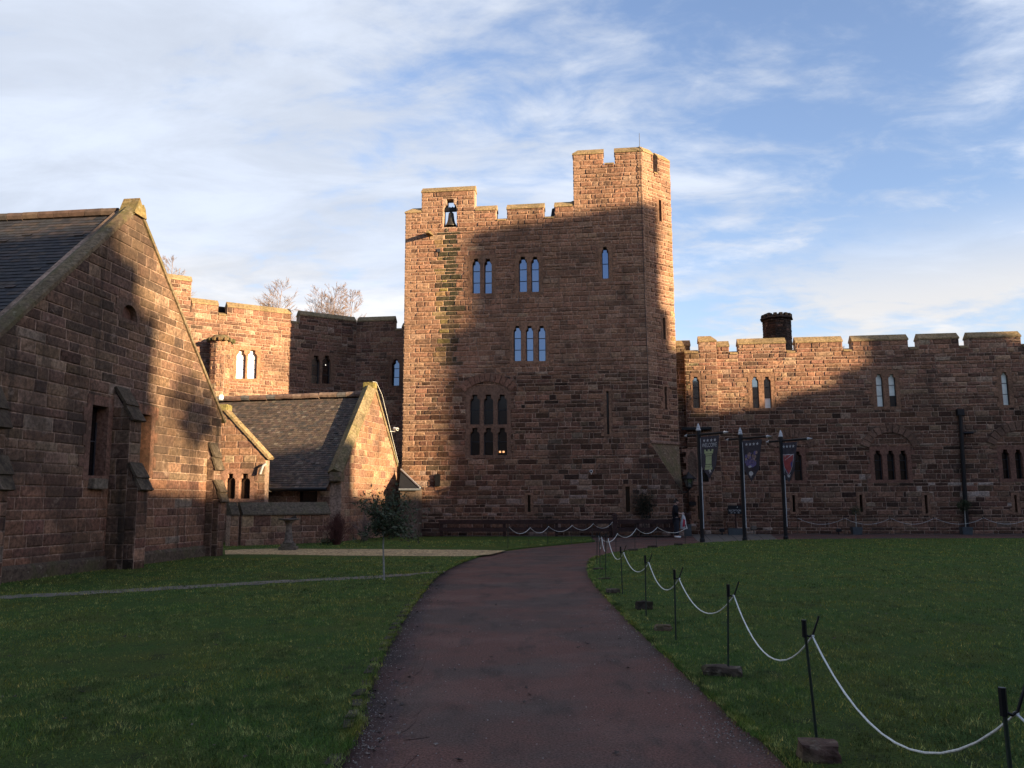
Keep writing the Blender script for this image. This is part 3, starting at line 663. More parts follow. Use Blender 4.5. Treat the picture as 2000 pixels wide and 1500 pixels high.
# the bell
bc = FT.P((bs0+bs1)/2, 0, -0.3); bzt = PK(879, 405)[1]; bzb = PK(879, 439)[1]
bl = thing('bell', (bc.x, bc.y, bzb), 'dark bronze bell hanging in the arched opening of the tower parapet', 'bell')
h_ = bzt-bzb; kb2 = MB(); kb2.lathe([(0.0, h_*.83), (.07, h_*.82), (.13, h_*.76), (.15, h_*.6), (.17, h_*.4), (.21, h_*.22), (.29, h_*.06), (.31, 0.0), (.29, -.01), (.22, .1), (0, .2)], 20, (bc.x, bc.y, bzb)); kb2.build('bell_body', 'bronze', bl, True)
hs = MB(); hs.box((bc.x, bc.y, bzt-.02), (.36, .1, .1), FT.ang, bev=.02)
for k in range(4): hs.box(FT.P((bs0+bs1)/2-.21+.14*k, bzt+.1, -.3), (.02, .05, .03), FT.ang)
hs.build('headstock', 'black', bl)
ck = MB(); ck.tube([(bc.x, bc.y, bzb+.3), (bc.x, bc.y, bzb-.03)], .015, 6); ck.lathe([(0, -.08), (.04, -.05), (.03, 0), (0, .01)], 8, (bc.x, bc.y, bzb)); ck.build('clapper', 'black', bl)
def cctv(fr, s, z, out, label, dirv):
    p = fr.P(s, z, out); c = thing('security_camera', p, label, 'camera'); b = MB(); q = V(dirv).normalized()
    b.tube([fr.P(s, z-.12, 0.0), fr.P(s, z-.12, out*.8), p], .025, 6); b.build('bracket', 'white', c)
    b = MB(); b.tube([p-q*.14, p+q*.14], .075, 8); b.build('camera_body', 'white', c)
    b = MB(); b.tube([p+q*.14, p+q*.16], .05, 8); b.build('lens', 'black', c); return c
s_, z_ = PK(1155, 921); cctv(FT, s_, z_, .22, 'small white security camera on the shaded tower front above the rail', FT.n)

# ================================================================== RIGHT WING
wg = thing('castle_wing', FWG.P(10, 0, -3), 'long two storey red sandstone castle wing with battlements right of the tower', 'castle')
def wl(fr, xs, y0, y1):
    r = []
    for a, b in xs: s0, z1 = fr.px(a, y0); s1, z0 = fr.px(b, y1); r.append((s0, s1, z0, z1))
    return r
wh = []
BLD = ('blind', 'darkglass', 'greyglass')
FB = FWG.shifted(0.35)
bay_h = [window(FB, wg, wl(FB, ((1352, 1367.5),), 736, 797), mats=BLD, pm=[[2, 2, 2]], margin=.1)]
wh.append(window(FWG, wg, wl(FWG, ((1468, 1483.5), (1491, 1507.5)), 736, 797), mats=BLD, depth=.16, pm=[[2, 2, 2], [0, 2, 2]]))
wh.append(window(FWG, wg, wl(FWG, ((1709.5, 1727), (1734, 1752)), 731, 794), mats=BLD, depth=.13, pm=[[0, 0, 0], [1, 0, 0]]))
wh.append(window(FWG, wg, wl(FWG, ((1954, 1973),), 727, 791), mats=BLD, depth=.13, pm=[[0, 0, 0]]))
LOWC = (0.24, 0.135, 0.10)
bay_h.append(window(FB, wg, wl(FB, ((1343, 1361.5), (1367, 1385)), 884, 941), mats=('darkglass',), col=(0.36, 0.23, 0.17), margin=.09))
wh.append(window(FWG, wg, wl(FWG, ((1529, 1546), (1549.5, 1568)), 882, 938), mats=('darkglass',), col=LOWC))
wh.append(window(FWG, wg, wl(FWG, ((1706, 1725.5), (1731, 1750), (1755, 1774.5)), 880, 937), mats=('darkglass',), col=LOWC))
wh.append(window(FWG, wg, wl(FWG, ((1955, 1975), (1980.5, 2000), (2005.5, 2025)), 878, 935), mats=('darkglass',), col=LOWC))
for q in ((1547, 1554, 967, 1000), (1678, 1686, 966, 1000), (1805, 1813, 967, 1003), (1980, 1988, 967, 1001)): wh.append(slit(FWG, wg, *q))
dr = [FB.px(1362, 968)[0], FB.px(1370, 968)[0], 0.75, FB.px(1366, 968)[1]]
bay_h.append(window(FB, wg, [(dr[0], dr[1]+.1, dr[2], dr[3])], rectshape, 1, ('darkglass',), None, .12, .12, .1, .25, .028, 'stone', False, name='slit_window'))
SEND = 24.0
WM = [mpx(FWG, 1310, 1347, 657), mpx(FWG, 1400.5, 1423, 662), mpx(FWG, 1441, 1533.5, 659), mpx(FWG, 1553, 1644, 656), mpx(FWG, 1663, 1772, 653.5), mpx(FWG, 1793, 1871, 649.5), mpx(FWG, 1890, 1992, 646)]
zw = sum(m[2] for m in WM[2:])/5; WM = [(m[0], m[1], zw if i != 1 else zw-.1) for i, m in enumerate(WM)]
sx = WM[-1][1]+.55
while sx < SEND-2.6: WM.append((sx, sx+2.4, zw)); sx += 2.95
WM.append((sx, SEND, zw)); zwc = FWG.px(1432, 692)[1]
bay_r = (FB.px(1337, 700)[0]+.05, FB.px(1400, 700)[0]-.05, .3, zwc-.5); wh.append(bay_r)
wo_, wr_ = battlement(FWG, WM[0][0], SEND, WM, zwc)
ww = MB(); slab_mixed(ww, FWG, wo_, wh, [], 0.6)
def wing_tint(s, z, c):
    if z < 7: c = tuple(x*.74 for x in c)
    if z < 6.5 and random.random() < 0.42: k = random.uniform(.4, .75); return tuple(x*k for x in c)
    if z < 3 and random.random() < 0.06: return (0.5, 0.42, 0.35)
    if s < 0.6 and z > 6: return tuple(x*y for x, y in zip(c, (.6, .7, .6)))  # strip by the tower: mossy, with the bay's shadow put into its tint
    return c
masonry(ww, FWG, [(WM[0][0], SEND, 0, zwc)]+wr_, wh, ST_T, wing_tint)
ww.build('front_wall', 'stone', wg)
wc = wg
for m in WM: coping(wc, FWG, m[0]-.03, m[1]+.03, m[2]-HC)
for a, b in zip(WM[:-1], WM[1:]):
    if b[0]-a[1] < 1.2: coping(wc, FWG, a[1]+.035, b[0]-.035, zwc, h=.2, T=.5)
# slightly projecting bay next to the tower
bs_, be_ = FB.px(1337, 700)[0], FB.px(1400, 700)[0]; bm1 = (FB.px(1364, 655)[0], be_, zw+.12); zbc = FB.px(1355, 690)[1]
bb_ = MB(); bo = [(bs_, 0), (be_, 0), (be_, bm1[2]-HC), (bm1[0], bm1[2]-HC), (bm1[0], zbc), (bs_, zbc)]
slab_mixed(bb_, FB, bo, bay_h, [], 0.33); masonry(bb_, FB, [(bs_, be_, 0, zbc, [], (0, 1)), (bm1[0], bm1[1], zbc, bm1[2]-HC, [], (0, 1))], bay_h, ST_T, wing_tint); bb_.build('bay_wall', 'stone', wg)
bcp = wg; coping(bcp, FB, bm1[0]-.03, bm1[1]+.03, bm1[2]-HC, hipR=1, T=.5); coping(bcp, FB, bs_, bm1[0]-.035, zbc, h=.2, T=.4)
lg = MB(); s0_, z0_ = FB.px(1331, 838); s1_, _ = FB.px(1388, 838); lg.box(FB.P((s0_+s1_)/2, z0_, .13), ((s1_-s0_)/2, .16, .07), FB.ang, bev=.02); lg.build('ledge', 'black', wg)
for xa, xb, yb, rise in ((1692, 1786, 872, .75), (1512, 1584, 873, .55), (1938, 2046, 868, .75)):
    wv = MB(); s0_, z0_ = FWG.px(xa, yb); s1_, _ = FWG.px(xb, yb); voussoirs(wv, FWG, s0_+.1, s1_-.1, z0_-.05, rise, .4, 11, (0.25, 0.16, 0.115)); wv.build('relieving_arch', 'stone', wg)
dp = MB(); s0_, z0_ = FWG.px(1873, 806); s1_, z1_ = FWG.px(1886, 1028); dp.tube([FWG.P(s0_, z0_, .14), FWG.P((s0_+s1_)/2, (z0_+z1_)/2, .14), FWG.P(s1_, z1_, .14)], .1, 10); dp.box(FWG.P(s0_, z0_, .14), (.17, .13, .16), FWG.ang, bev=.02)
s2_, z2_ = FWG.px(1880, 846); s3_, _ = FWG.px(1899, 846); dp.tube([FWG.P(s2_-.1, z2_, .13), FWG.P(s3_, z2_, .13)], .055, 8); dp.build('downpipe', 'black', wg)
pl = MB(); s0_, z0_ = FB.px(1352.5, 983.5); pl.box(FB.P(s0_, z0_, .06), (.17, .03, .1), FB.ang, bev=.01); pl.build('plaque', 'black', wg)
wrf = MB(); wrf.add([FWG.P(-.2, zwc-.4, -.6), FWG.P(SEND, zwc-.4, -.6), FWG.P(SEND, zwc-.4, -8), FWG.P(-.2, zwc-.4, -8)], [(0, 1, 2, 3)]); wrf.build('roof', 'roofdark', wg)
fbk = Frame(FWG.P(SEND, 0, -8)[:2], rad(173)); wbk = MB(); slab(wbk, fbk, [(0, 0), (SEND+.5, 0), (SEND+.5, zwc), (0, zwc)], [], .5); wbk.build('back_wall', 'stone', wg)
# chimney of the wing
cy = 46.5; cb_ = atY(1520, 690, cy); ct_ = atY(1520, 619, cy); rr = 28/FPX*cy*0.97
ch = MB(); STK = dict(rh=(.1, .18), sw=(.2, .5), joint=.008, prot=(.01, .03), rough=.015, cell=.2, pal=[((.055, .042, .036), 3), ((.075, .05, .04), 2), ((.04, .034, .03), 2), ((.15, .09, .065), .6)])
for k in range(8):
    a = pi*2*(k+.5)/8; a2 = pi*2*(k+1.5)/8; p0 = V((cb_.x+rr*cos(a), cy+rr*sin(a), 0)); p1 = V((cb_.x+rr*cos(a2), cy+rr*sin(a2), 0)); fk = Frame(p0[:2], atan2(p1.y-p0.y, p1.x-p0.x)); Lk = (p1-p0).length
    ch.add([fk.P(0, 7), fk.P(Lk, 7), fk.P(Lk, ct_.z-.3), fk.P(0, ct_.z-.3)], [(0, 1, 2, 3)], 0, (.07, .055, .045)); masonry(ch, fk, [(0, Lk, 8, ct_.z-.3)], [], STK)
ch.lathe([(rr*.98, ct_.z-.34), (rr*1.06, ct_.z-.33), (rr*1.06, ct_.z-.25), (rr*1.0, ct_.z-.24), (rr*1.22, ct_.z-.17), (rr*1.2, ct_.z-.12), (rr*.85, ct_.z+.06), (rr*.5, ct_.z+.08)], 8, (cb_.x, cy, 0), 0, (.05, .042, .038))
for k in range(16): a = 2*pi*k/16; ch.box((cb_.x+rr*.98*cos(a), cy+rr*.98*sin(a), ct_.z+.0), (.09, .1, .1), a, 0, (.05, .045, .04), .02)
cho_ = ch.build('chimney', 'chapel', wg)
cw_ = MB(); q = atY(1502, 618, cy); cw_.tube([q+V((0, 0, -.2)), q+V((0, 0, .18))], .03, 6); cw_.lathe([(.17, .12), (.19, .16), (.05, .22)], 12, (q.x, q.y, q.z)); cwo = cw_.build('cowl', 'black', cho_); cwo.matrix_parent_inverse = Matrix.Identity(4)

# ================================================================== CURTAIN WALL BEHIND THE CHAPEL
ZT = 12.62
def cpt(x, y): p = G(x, y, ZT-.0); return V((p.x, p.y, 0))
Pa, Pb = cpt(380, 580), cpt(697, 618); Pc = cpt(770, 615.5); dA = (Pb-Pa).normalized(); Pz = Pa-dA*9
FA1 = Frame(Pz[:2], atan2(dA.y, dA.x)); LA = (Pb-Pz).length; dB = (Pc-Pb).normalized(); FA2 = Frame(Pb[:2], atan2(dB.y, dB.x)); LB = (Pc-Pb).length+4
cur = thing('curtain_wall', (Pb.x, Pb.y, 0), 'tall battlemented sandstone wall between the chapel gable and the tower', 'castle wall')
w1 = [window(FA1, cur, wl(FA1, ((463, 478.5), (485, 500.5)), 683, 740), mats=('blind',), depth=.2, col=(.38, .22, .14)), window(FA1, cur, wl(FA1, ((609, 624), (630, 645)), 694, 750), mats=('darkglass',))]
w2 = [window(FA2, cur, wl(FA2, ((766, 779.5),), 702, 753), mats=('glass',))]
M1 = [(FA1.px(300, 535)[0]-6, FA1.px(375, 540)[0], ZT+1.15), (FA1.px(375.5, 580)[0], FA1.px(427, 585)[0], ZT), (FA1.px(445, 590)[0], FA1.px(569, 602)[0], ZT), (FA1.px(586, 604)[0], LA, ZT)]
zc1 = FA1.px(578, 632)[1]
o1, r1 = battlement(FA1, 0, LA, [(max(0, M1[0][0]), M1[0][1], M1[0][2])]+M1[1:], zc1)
c1 = MB(); slab_mixed(c1, FA1, o1, w1, [], .6); masonry(c1, FA1, [(0, LA, 0, zc1)]+r1, w1, ST_T)
M2 = [(0, FA2.px(770, 616)[0], ZT), (FA2.px(784, 640)[0], LB, ZT-.45)]; o2, r2 = battlement(FA2, 0, LB, M2, zc1-.1)
slab_mixed(c1, FA2, o2, w2, [], .6); masonry(c1, FA2, [(0, LB, 0, zc1-.1)]+r2, w2, ST_T); c1.build('wall', 'stone', cur)
c2 = cur
for m in M1: coping(c2, FA1, max(0, m[0])-.02, m[1]+(.03 if m[1] < LA-.1 else -.02), m[2]-HC)
for m in M2: coping(c2, FA2, m[0]+.02, m[1]+.02, m[2]-HC)
for a, b in zip(M1[1:-1], M1[2:]): coping(c2, FA1, a[1]+.035, b[0]-.035, zc1, h=.2, T=.5)
coping(c2, FA2, M2[0][1]+.035, M2[1][0]-.02, zc1-.1, h=.2, T=.5)
rfb = MB(); q = FA1.P(FA1.px(437, 600)[0], zc1+.35, -1.2); rfb.box(q, (.8, .5, .3), FA1.ang); rfb.build('roof_cowl', 'roofdark', cur)
pp = MB(); q = FA1.P(FA1.px(638, 712)[0], FA1.px(638, 712)[1], -.17); pp.lathe([(0, -.03), (.03, 0), (0, .03)], 8, q); pp.build('window_lamp', 'pinprick', cur)
# old round chimney stack on the lit part
sq, zq = FA1.px(424, 700); cz = FA1.px(424, 664)[1]; qc = FA1.P(sq, 0, .75); qr = .52; st_ = MB(); ST8 = dict(rh=(.2, .3), sw=(.25, .5), joint=.01, prot=(.02, .05), rough=.03, cell=.18, pal=ST_L['pal'])
for k in range(8):
    a, a2 = 2*pi*k/8, 2*pi*(k+1)/8; p0 = V((qc.x+qr*cos(a), qc.y+qr*sin(a), 0)); p1 = V((qc.x+qr*cos(a2), qc.y+qr*sin(a2), 0)); fk = Frame(p0[:2], atan2(p1.y-p0.y, p1.x-p0.x)); Lk = (p1-p0).length
    st_.add([fk.P(0, 4), fk.P(Lk, 4), fk.P(Lk, cz-.2), fk.P(0, cz-.2)], [(0, 1, 2, 3)], 0, MORTAR); masonry(st_, fk, [(0, Lk, 5, cz-.2)], [], ST8)
stack = st_.build('chimney_stack', 'stone', cur)
sc_ = MB(); sc_.lathe([(qr*.9, cz-.25), (qr*1.2, cz-.2), (qr*1.25, cz-.12), (qr*.7, cz+.1), (qr*.3, cz+.12)], 10, (qc.x, qc.y, 0), 0, (.2, .16, .09))
for k in range(14): a = 2*pi*k/14; sc_.box((qc.x+qr*1.12*cos(a), qc.y+qr*1.12*sin(a), cz-.17), (.15, .07, .09), a, 0, (.2*random.uniform(.6, 1.2), .15, .08), .02)
sco = sc_.build('stack_cap', 'mossy', stack); sco.matrix_parent_inverse = Matrix.Identity(4)

# ================================================================== CHAPEL ON THE LEFT
cpl = thing('chapel', FC.P(CW/2, 0, -6), 'weathered sandstone chapel gable with buttresses and dark tiled roof at left', 'chapel')
ZA, ZE = 9.60, 4.42; kk = (ZA-ZE)/(CW/2)
hc_ = []
s0, z1 = FC.px(180, 790); s1, z0 = FC.px(203, 930)
hc_.append(window(FC, cpl, [(s0, s1, z0, z1)], rectshape, 2, ('darkglass',), None, .2, .25, .12, .3, .02, 'chapel', True, (.25, .15, .11)))
sA, zA = FC.px(277.5, 808); sB, zB = FC.px(289, 925)
hc_.append(window(FC, cpl, [(sA-.25, sB, zB, zA)], rectshape, 2, ('darkglass',), None, .2, .25, .12, .3, .02, 'chapel', True, (.30, .165, .11)))
s0, z1 = FC.px(239, 590); s1, z0 = FC.px(266, 630)
hc_.append(window(FC, cpl, [(s0, s1, z0, z1)], pointed, 1, ('door',), None, .14, .12, .1, .16, .02, 'chapel', False, (.22, .15, .11), name='vent'))
cg = MB(); slab_mixed(cg, FC, [(0, 0), (CW, 0), (CW, ZE), (CW/2, ZA), (0, ZE)], hc_, [], .6)
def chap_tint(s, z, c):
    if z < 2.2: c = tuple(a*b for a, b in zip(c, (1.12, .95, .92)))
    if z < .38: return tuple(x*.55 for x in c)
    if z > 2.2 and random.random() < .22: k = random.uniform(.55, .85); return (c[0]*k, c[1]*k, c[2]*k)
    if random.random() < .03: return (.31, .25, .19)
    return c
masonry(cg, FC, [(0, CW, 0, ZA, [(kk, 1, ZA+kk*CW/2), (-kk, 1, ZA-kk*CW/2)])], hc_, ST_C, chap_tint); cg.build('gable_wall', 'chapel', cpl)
pl_ = MB(); pl_.add([FC.P(s, z, o) for s in (-.02, CW+.05) for z, o in ((0, .1), (.3, .1), (.38, .03), (.38, -.02), (0, -.02))], [(0, 1, 6, 5), (1, 2, 7, 6), (2, 3, 8, 7), (0, 4, 3, 2, 1), (5, 6, 7, 8, 9)], 0, (.14, .11, .08)); pl_.build('plinth', 'mossy', cpl)
prof = [(.07, -.02), (.07, .07), (.02, .10), (-.15, .15), (-.33, .08), (-.33, -.02)]; CC = (.21, .17, .11)
for sgn in (-1, 1): rk = MB(); sweep(rk, FC.P(CW/2+sgn*(CW/2+.15), ZE-.15*kk), FC.P(CW/2, ZA+.0), FC.n, prof, CC, 1.3); rk.build('coping', 'mossy', cpl)
rk = MB(); ax_ = [(-.3, -.22), (.3, -.22), (.22, .04), (.12, .14), (.04, .1), (-.08, .26), (-.15, .12)]
for o_ in (.11, -.36): rk.add([FC.P(CW/2+x, ZA+z, o_) for x, z in ax_], [tuple(range(7))], 0, (.3, .24, .11))
rk.add([FC.P(CW/2+x, ZA+z, o_) for o_ in (.11, -.36) for x, z in ax_], [(i, (i+1) % 7, 7+(i+1) % 7, 7+i) for i in range(7)], 0, (.28, .22, .11)); rk.build('apex_stone', 'mossy', cpl)
cr_ = MB(); up1 = (CD*(CW/2)+V((0, 0, ZA-ZE))); RT = [((.022, .022, .026), 4), ((.032, .027, .028), 3), ((.045, .033, .028), 2), ((.018, .018, .022), 2)]
tiles(cr_, FC.P(-.25, ZE-.25*kk-.12, -21), FC.n, up1, 20.5, (up1.length+.25), .17, .24, RT)
up2 = (-CD*(CW/2)+V((0, 0, ZA-ZE))); fa = FC.P(CW+.2, ZE-.2*kk-.1, -.5); cr_.add([fa, fa-FC.n*20, FC.P(CW/2, ZA-.08, -20.5), FC.P(CW/2, ZA-.08, -.5)], [(0, 1, 2, 3)], 0, (.06, .045, .04))
cro = cr_.build('roof', 'tile', cpl)
rd = MB()
for k in range(44): a = FC.P(CW/2, ZA-.03, -.55-.46*k); b = FC.P(CW/2, ZA-.03, -.55-.46*(k+1)+.012); rd.tube([a+V((0, 0, -.05+random.uniform(-.012, .012))), b+V((0, 0, -.05))], .13, 8, 0, random.choice(((.075, .046, .035), (.065, .044, .036), (.085, .058, .042), (.05, .042, .038))))
rdo = rd.build('ridge_tiles', 'tile', cro); rdo.matrix_parent_inverse = Matrix.Identity(4)
cs = MB()
for fr2, L2 in ((Frame(FC.P(0, 0, -20)[:2], CA-pi/2), 19.38), (Frame(FC.P(CW, 0, -.62)[:2], CA+pi/2), 19.4)):
    slab(cs, fr2, [(0, 0), (L2, 0), (L2, ZE-.15), (0, ZE-.15)], [], .5); masonry(cs, fr2, [(0, L2, 0, ZE-.15)], [], dict(ST_C, sw=(.7, 1.3)))
cs.build('side_wall', 'chapel', cpl)
def buttress(s0, w, z_top, z_mid, o1, o2, zb=0.0):
    """two-stage buttress: upper stage projects o1, lower o2, each with a weathered slope"""
    b = MB(); s1 = s0+w; BT = (.2, .13, .095)
    zc = z_top-.75
    prof = [(0, 0), (o2, 0), (o2, z_mid), (o1, z_mid+.55), (o1, zc), (0, z_top)]
    b.add([FC.P(s, z, o) for s in (s0, s1) for o, z in prof], [(0, 1, 2, 3, 4, 5), (11, 10, 9, 8, 7, 6), (1, 7, 8, 2), (3, 9, 10, 4)], 0, MORTAR)
    for s, fr2 in ((s0, Frame(FC.P(s0, 0, 0)[:2], CA-pi/2)),):
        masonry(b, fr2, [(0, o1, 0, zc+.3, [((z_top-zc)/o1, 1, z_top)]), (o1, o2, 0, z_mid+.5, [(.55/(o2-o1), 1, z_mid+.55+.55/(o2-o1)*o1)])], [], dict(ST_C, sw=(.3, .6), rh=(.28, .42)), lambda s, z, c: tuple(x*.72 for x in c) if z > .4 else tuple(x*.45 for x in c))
    for zz0, zz1, oo in ((0.02, z_mid, o2), (z_mid+.55, zc, o1)):
        masonry(b, FC.shifted(oo), [(s0, s1, zz0, zz1)], [], dict(ST_C, sw=(.4, .9)), chap_tint)
    fs = [(0, 1, 3, 2), (4, 6, 7, 5), (0, 4, 5, 1), (2, 3, 7, 6), (0, 2, 6, 4), (1, 5, 7, 3)]
    for (oa, za, ob, zb_) in ((o2+.07, z_mid-.07, o1-.02, z_mid+.6), (o1+.06, zc-.06, -.0, z_top+.03)):
        m_o, m_z = (oa+ob)/2, (za+zb_)/2
        for (pa, qa, pb, qb, lift) in ((oa, za, m_o, m_z, .0), (m_o+.05, m_z-.05, ob, zb_, .035)):
            dx, dz = (qb-qa), (pa-pb); ln = hypot(dx, dz); nx_, nz2 = dx/ln*.07, dz/ln*.07
            vs = [FC.P(s, z+e*nz2+lift*.6, o+e*nx_+lift*.6) for s in (s0-.05, s1+.05) for (o, z) in ((pa, qa), (pb, qb)) for e in (0, 1)]
            b.add(vs, fs, 0, (.125, .105, .075))
    b.build('buttress', 'chapel', cpl)
zt = FC.px(231, 763)[1]; buttress(FC.px(208, 1000)[0], .48, zt, 2.05, .5, .8)
buttress(FC.px(396, 1080)[0], .4, FC.px(402, 868)[1], 1.75, .26, .46); buttress(.2, .6, 4.0, 2.0, .3, .46)
sl_ = MB(); s0, z0 = FC.px(186, 945); sl_.box(FC.P(s0, z0, .06), (.3, .1, .13), CA, 0, (.24, .21, .16), .02); sl_.build('window_sill', 'chapel', cpl)
gt = MB(); q = FC.P(CW+.1, FC.px(433, 776)[1]+.02, -.1); gt.box(q, (.06, .07, .09), CA, bev=.03); gt.build('gutter_end', 'white', cpl)

# ================================================================== LODGE
ldg = thing('stone_lodge', FL.P(LW/2, 0, -4), 'small sandstone lodge with mossy tiled roof and tall lit gable beside the tower', 'lodge')
LZA, LZE = 6.92, 2.98; lk = (LZA-LZE)/(LW/2)
lg_ = MB(); slab_mixed(lg_, FL, [(0, 0), (LW, 0), (LW, LZE), (LW/2, LZA), (0, LZE)], [], [], .5)
masonry(lg_, FL, [(0, LW, 0, LZA, [(lk, 1, LZA+lk*LW/2), (-lk, 1, LZA-lk*LW/2)], (1, 1))], [], ST_L); lg_.build('gable_wall', 'stone', ldg)
pr2 = [(.08, -.02), (.08, .1), (-.2, .34), (-.56, .12), (-.56, -.02)]
for sgn in (-1, 1): lc = MB(); sweep(lc, FL.P(LW/2+sgn*(LW/2+.1), LZE-.1*lk), FL.P(LW/2, LZA), FL.n, pr2, (.28, .235, .14)); lc.build('coping', 'mossy', ldg)
lc = MB(); lc.box(FL.P(LW/2, LZA+.2, -.24), (.2, .3, .17), LAN, 0, (.32, .27, .1), .05); lc.build('apex_stone', 'mossy', ldg); lc = MB(); lc.box(FL.P(-.05, LZE-.22, -.2), (.22, .26, .2), LAN, 0, (.27, .21, .15), .03); lc.build('kneeler', 'mossy', ldg)
ln = MB(); ln.tube([FL.P(LW/2-.35, LZA+.36, .05), FL.P(LW/2+.1, LZA+.38, .05), FL.P(LW/2+.7, LZA-.15, .1), FL.P(LW-.3, LZE+.5, .1)], .008, 5); ln.build('cable', 'white', ldg)
lr_ = MB(); LRL = 9.6; u1 = LDV*(LW/2)+V((0, 0, LZA-LZE)); LT = [((.085, .06, .045), 4), ((.068, .05, .04), 4), ((.10, .073, .054), 2), ((.052, .044, .038), 2), ((.13, .105, .08), .5)]
ev = FL.P(-.35, LZE-.35*lk-.28, -LRL); tiles(lr_, ev, FL.n, u1, LRL-.48, u1.length+.42, .125, .19, LT)
fb = FL.P(LW+.3, LZE-.3*lk-.26, -.48); lr_.add([fb, fb-FL.n*LRL, FL.P(LW/2, LZA-.24, -LRL), FL.P(LW/2, LZA-.24, -.48)], [(0, 1, 2, 3)], 0, (.1, .08, .06)); lro = lr_.build('roof', 'tile', ldg)
lrd = MB()
for k in range(20): a = FL.P(LW/2, LZA-.17+random.uniform(-.02, .02), -.5-.46*k); lrd.tube([a, FL.P(LW/2, LZA-.17+random.uniform(-.02, .02), -.5-.46*(k+1)+.015)], .14, 8, 0, random.choice(((.15, .085, .062), (.13, .08, .06), (.17, .115, .085), (.10, .09, .082))))
lro2 = lrd.build('ridge_tiles', 'tile', lro); lro2.matrix_parent_inverse = Matrix.Identity(4)
FLS = Frame(FL.P(0, 0, -LRL+.0)[:2], LAN-pi/2); LL = LRL-.52; lsw = MB(); so0, zo1 = FLS.px(581, 960); so1, zo0 = FLS.px(620, 973)
dh = window(FLS, ldg, [(so0, so1, 1.35, zo1)], rectshape, 1, ('darkglass',), None, .12, .1, .1, .25, .02, 'stone', False)
slab_mixed(lsw, FLS, [(0, 0), (LL, 0), (LL, LZE-.4), (0, LZE-.4)], [dh], [], .4); masonry(lsw, FLS, [(0, LL, 0, LZE-.4)], [dh], ST_L, lambda s, z, c: tuple(x*.85 for x in c)); lsw.build('front_wall', 'stone', ldg)
gtr = MB(); gtr.tube([ev+FL.n*.0+V((0, -.08, -.06)), ev+FL.n*(LRL-.5)+V((0, -.08, -.06))], .075, 8); gtr.build('gutter', 'black', ldg)
# cross porch at the chapel end: a half-seen gable facing the drive
FPo = Frame(atY(424, 950, 35.2)[:2], CA-pi/2); pz0 = FPo.px(525, 890)[1]; psr = FPo.px(519, 900)[0]; pzt = FPo.px(437, 800)[1]; pst = FPo.px(437, 800)[0]; pk = (pzt-pz0)/(psr-pst)
phs = [window(FPo, ldg, wl(FPo, ((441, 459), (468, 488)), 925, 974), mats=('darkglass',), bars=False, col=(.4, .24, .17))]
po = MB(); pL = pst-(psr-pst); slab_mixed(po, FPo, [(pL, 0), (psr, 0), (psr, pz0), (pst, pzt), (pL, pz0)], phs, [], .4)
masonry(po, FPo, [(pL, psr, 0, pzt, [(pk, 1, pzt+pk*pst), (-pk, 1, pzt-pk*pst)])], phs, ST_L); po.build('porch_wall', 'stone', ldg)
pc = MB(); sweep(pc, FPo.P(psr+.15, pz0-.15*pk), FPo.P(pst, pzt), FPo.n, [(.08, -.02), (.08, .08), (-.15, .16), (-.42, .08), (-.42, -.02)], (.33, .25, .14)); pc.build('porch_coping', 'mossy', ldg); pc = MB(); sweep(pc, FPo.P(pL-.15, pz0-.15*pk), FPo.P(pst, pzt), FPo.n, [(.08, -.02), (.08, .08), (-.15, .16), (-.42, .08), (-.42, -.02)], (.33, .25, .14)); pc.build('porch_coping', 'mossy', ldg); pc = MB(); pc.box(FPo.P(pst, pzt+.08, -.15), (.2, .25, .14), FPo.ang, 0, (.34, .3, .12), .04); pc.build('apex_stone', 'mossy', ldg)
pr_ = MB(); A0 = FPo.P(pst, pzt-1.5, -.4); A1 = FPo.P(pst, pzt-1.5, -3.2); B0 = FPo.P(psr, pz0-1.5, -.4); B1 = FPo.P(psr, pz0-1.5, -3.2); C0 = FPo.P(pL, pz0-1.5, -.4); C1 = FPo.P(pL, pz0-1.5, -3.2); pr_.add([A0, A1, B0, B1, C0, C1], [(0, 1, 3, 2), (0, 1, 5, 4)], 0, (.1, .08, .06)); pr_.build('porch_roof', 'tile', ldg)
ppn = MB(); q0 = FPo.px(522, 906); q1 = FPo.px(512, 926); ppn.tube([FPo.P(q0[0], q0[1], .14), FPo.P(q0[0]-.1, q0[1]-.1, .2), FPo.P(q1[0], q1[1], .2)], .05, 8); ppn.build('drainpipe', 'leadwork', ldg)
cctv(FL, FL.px(762, 838)[0], FL.px(762, 838)[1], .3, 'white security camera fixed to the right slope of the lodge gable', V((.7, -.6, -.2)))
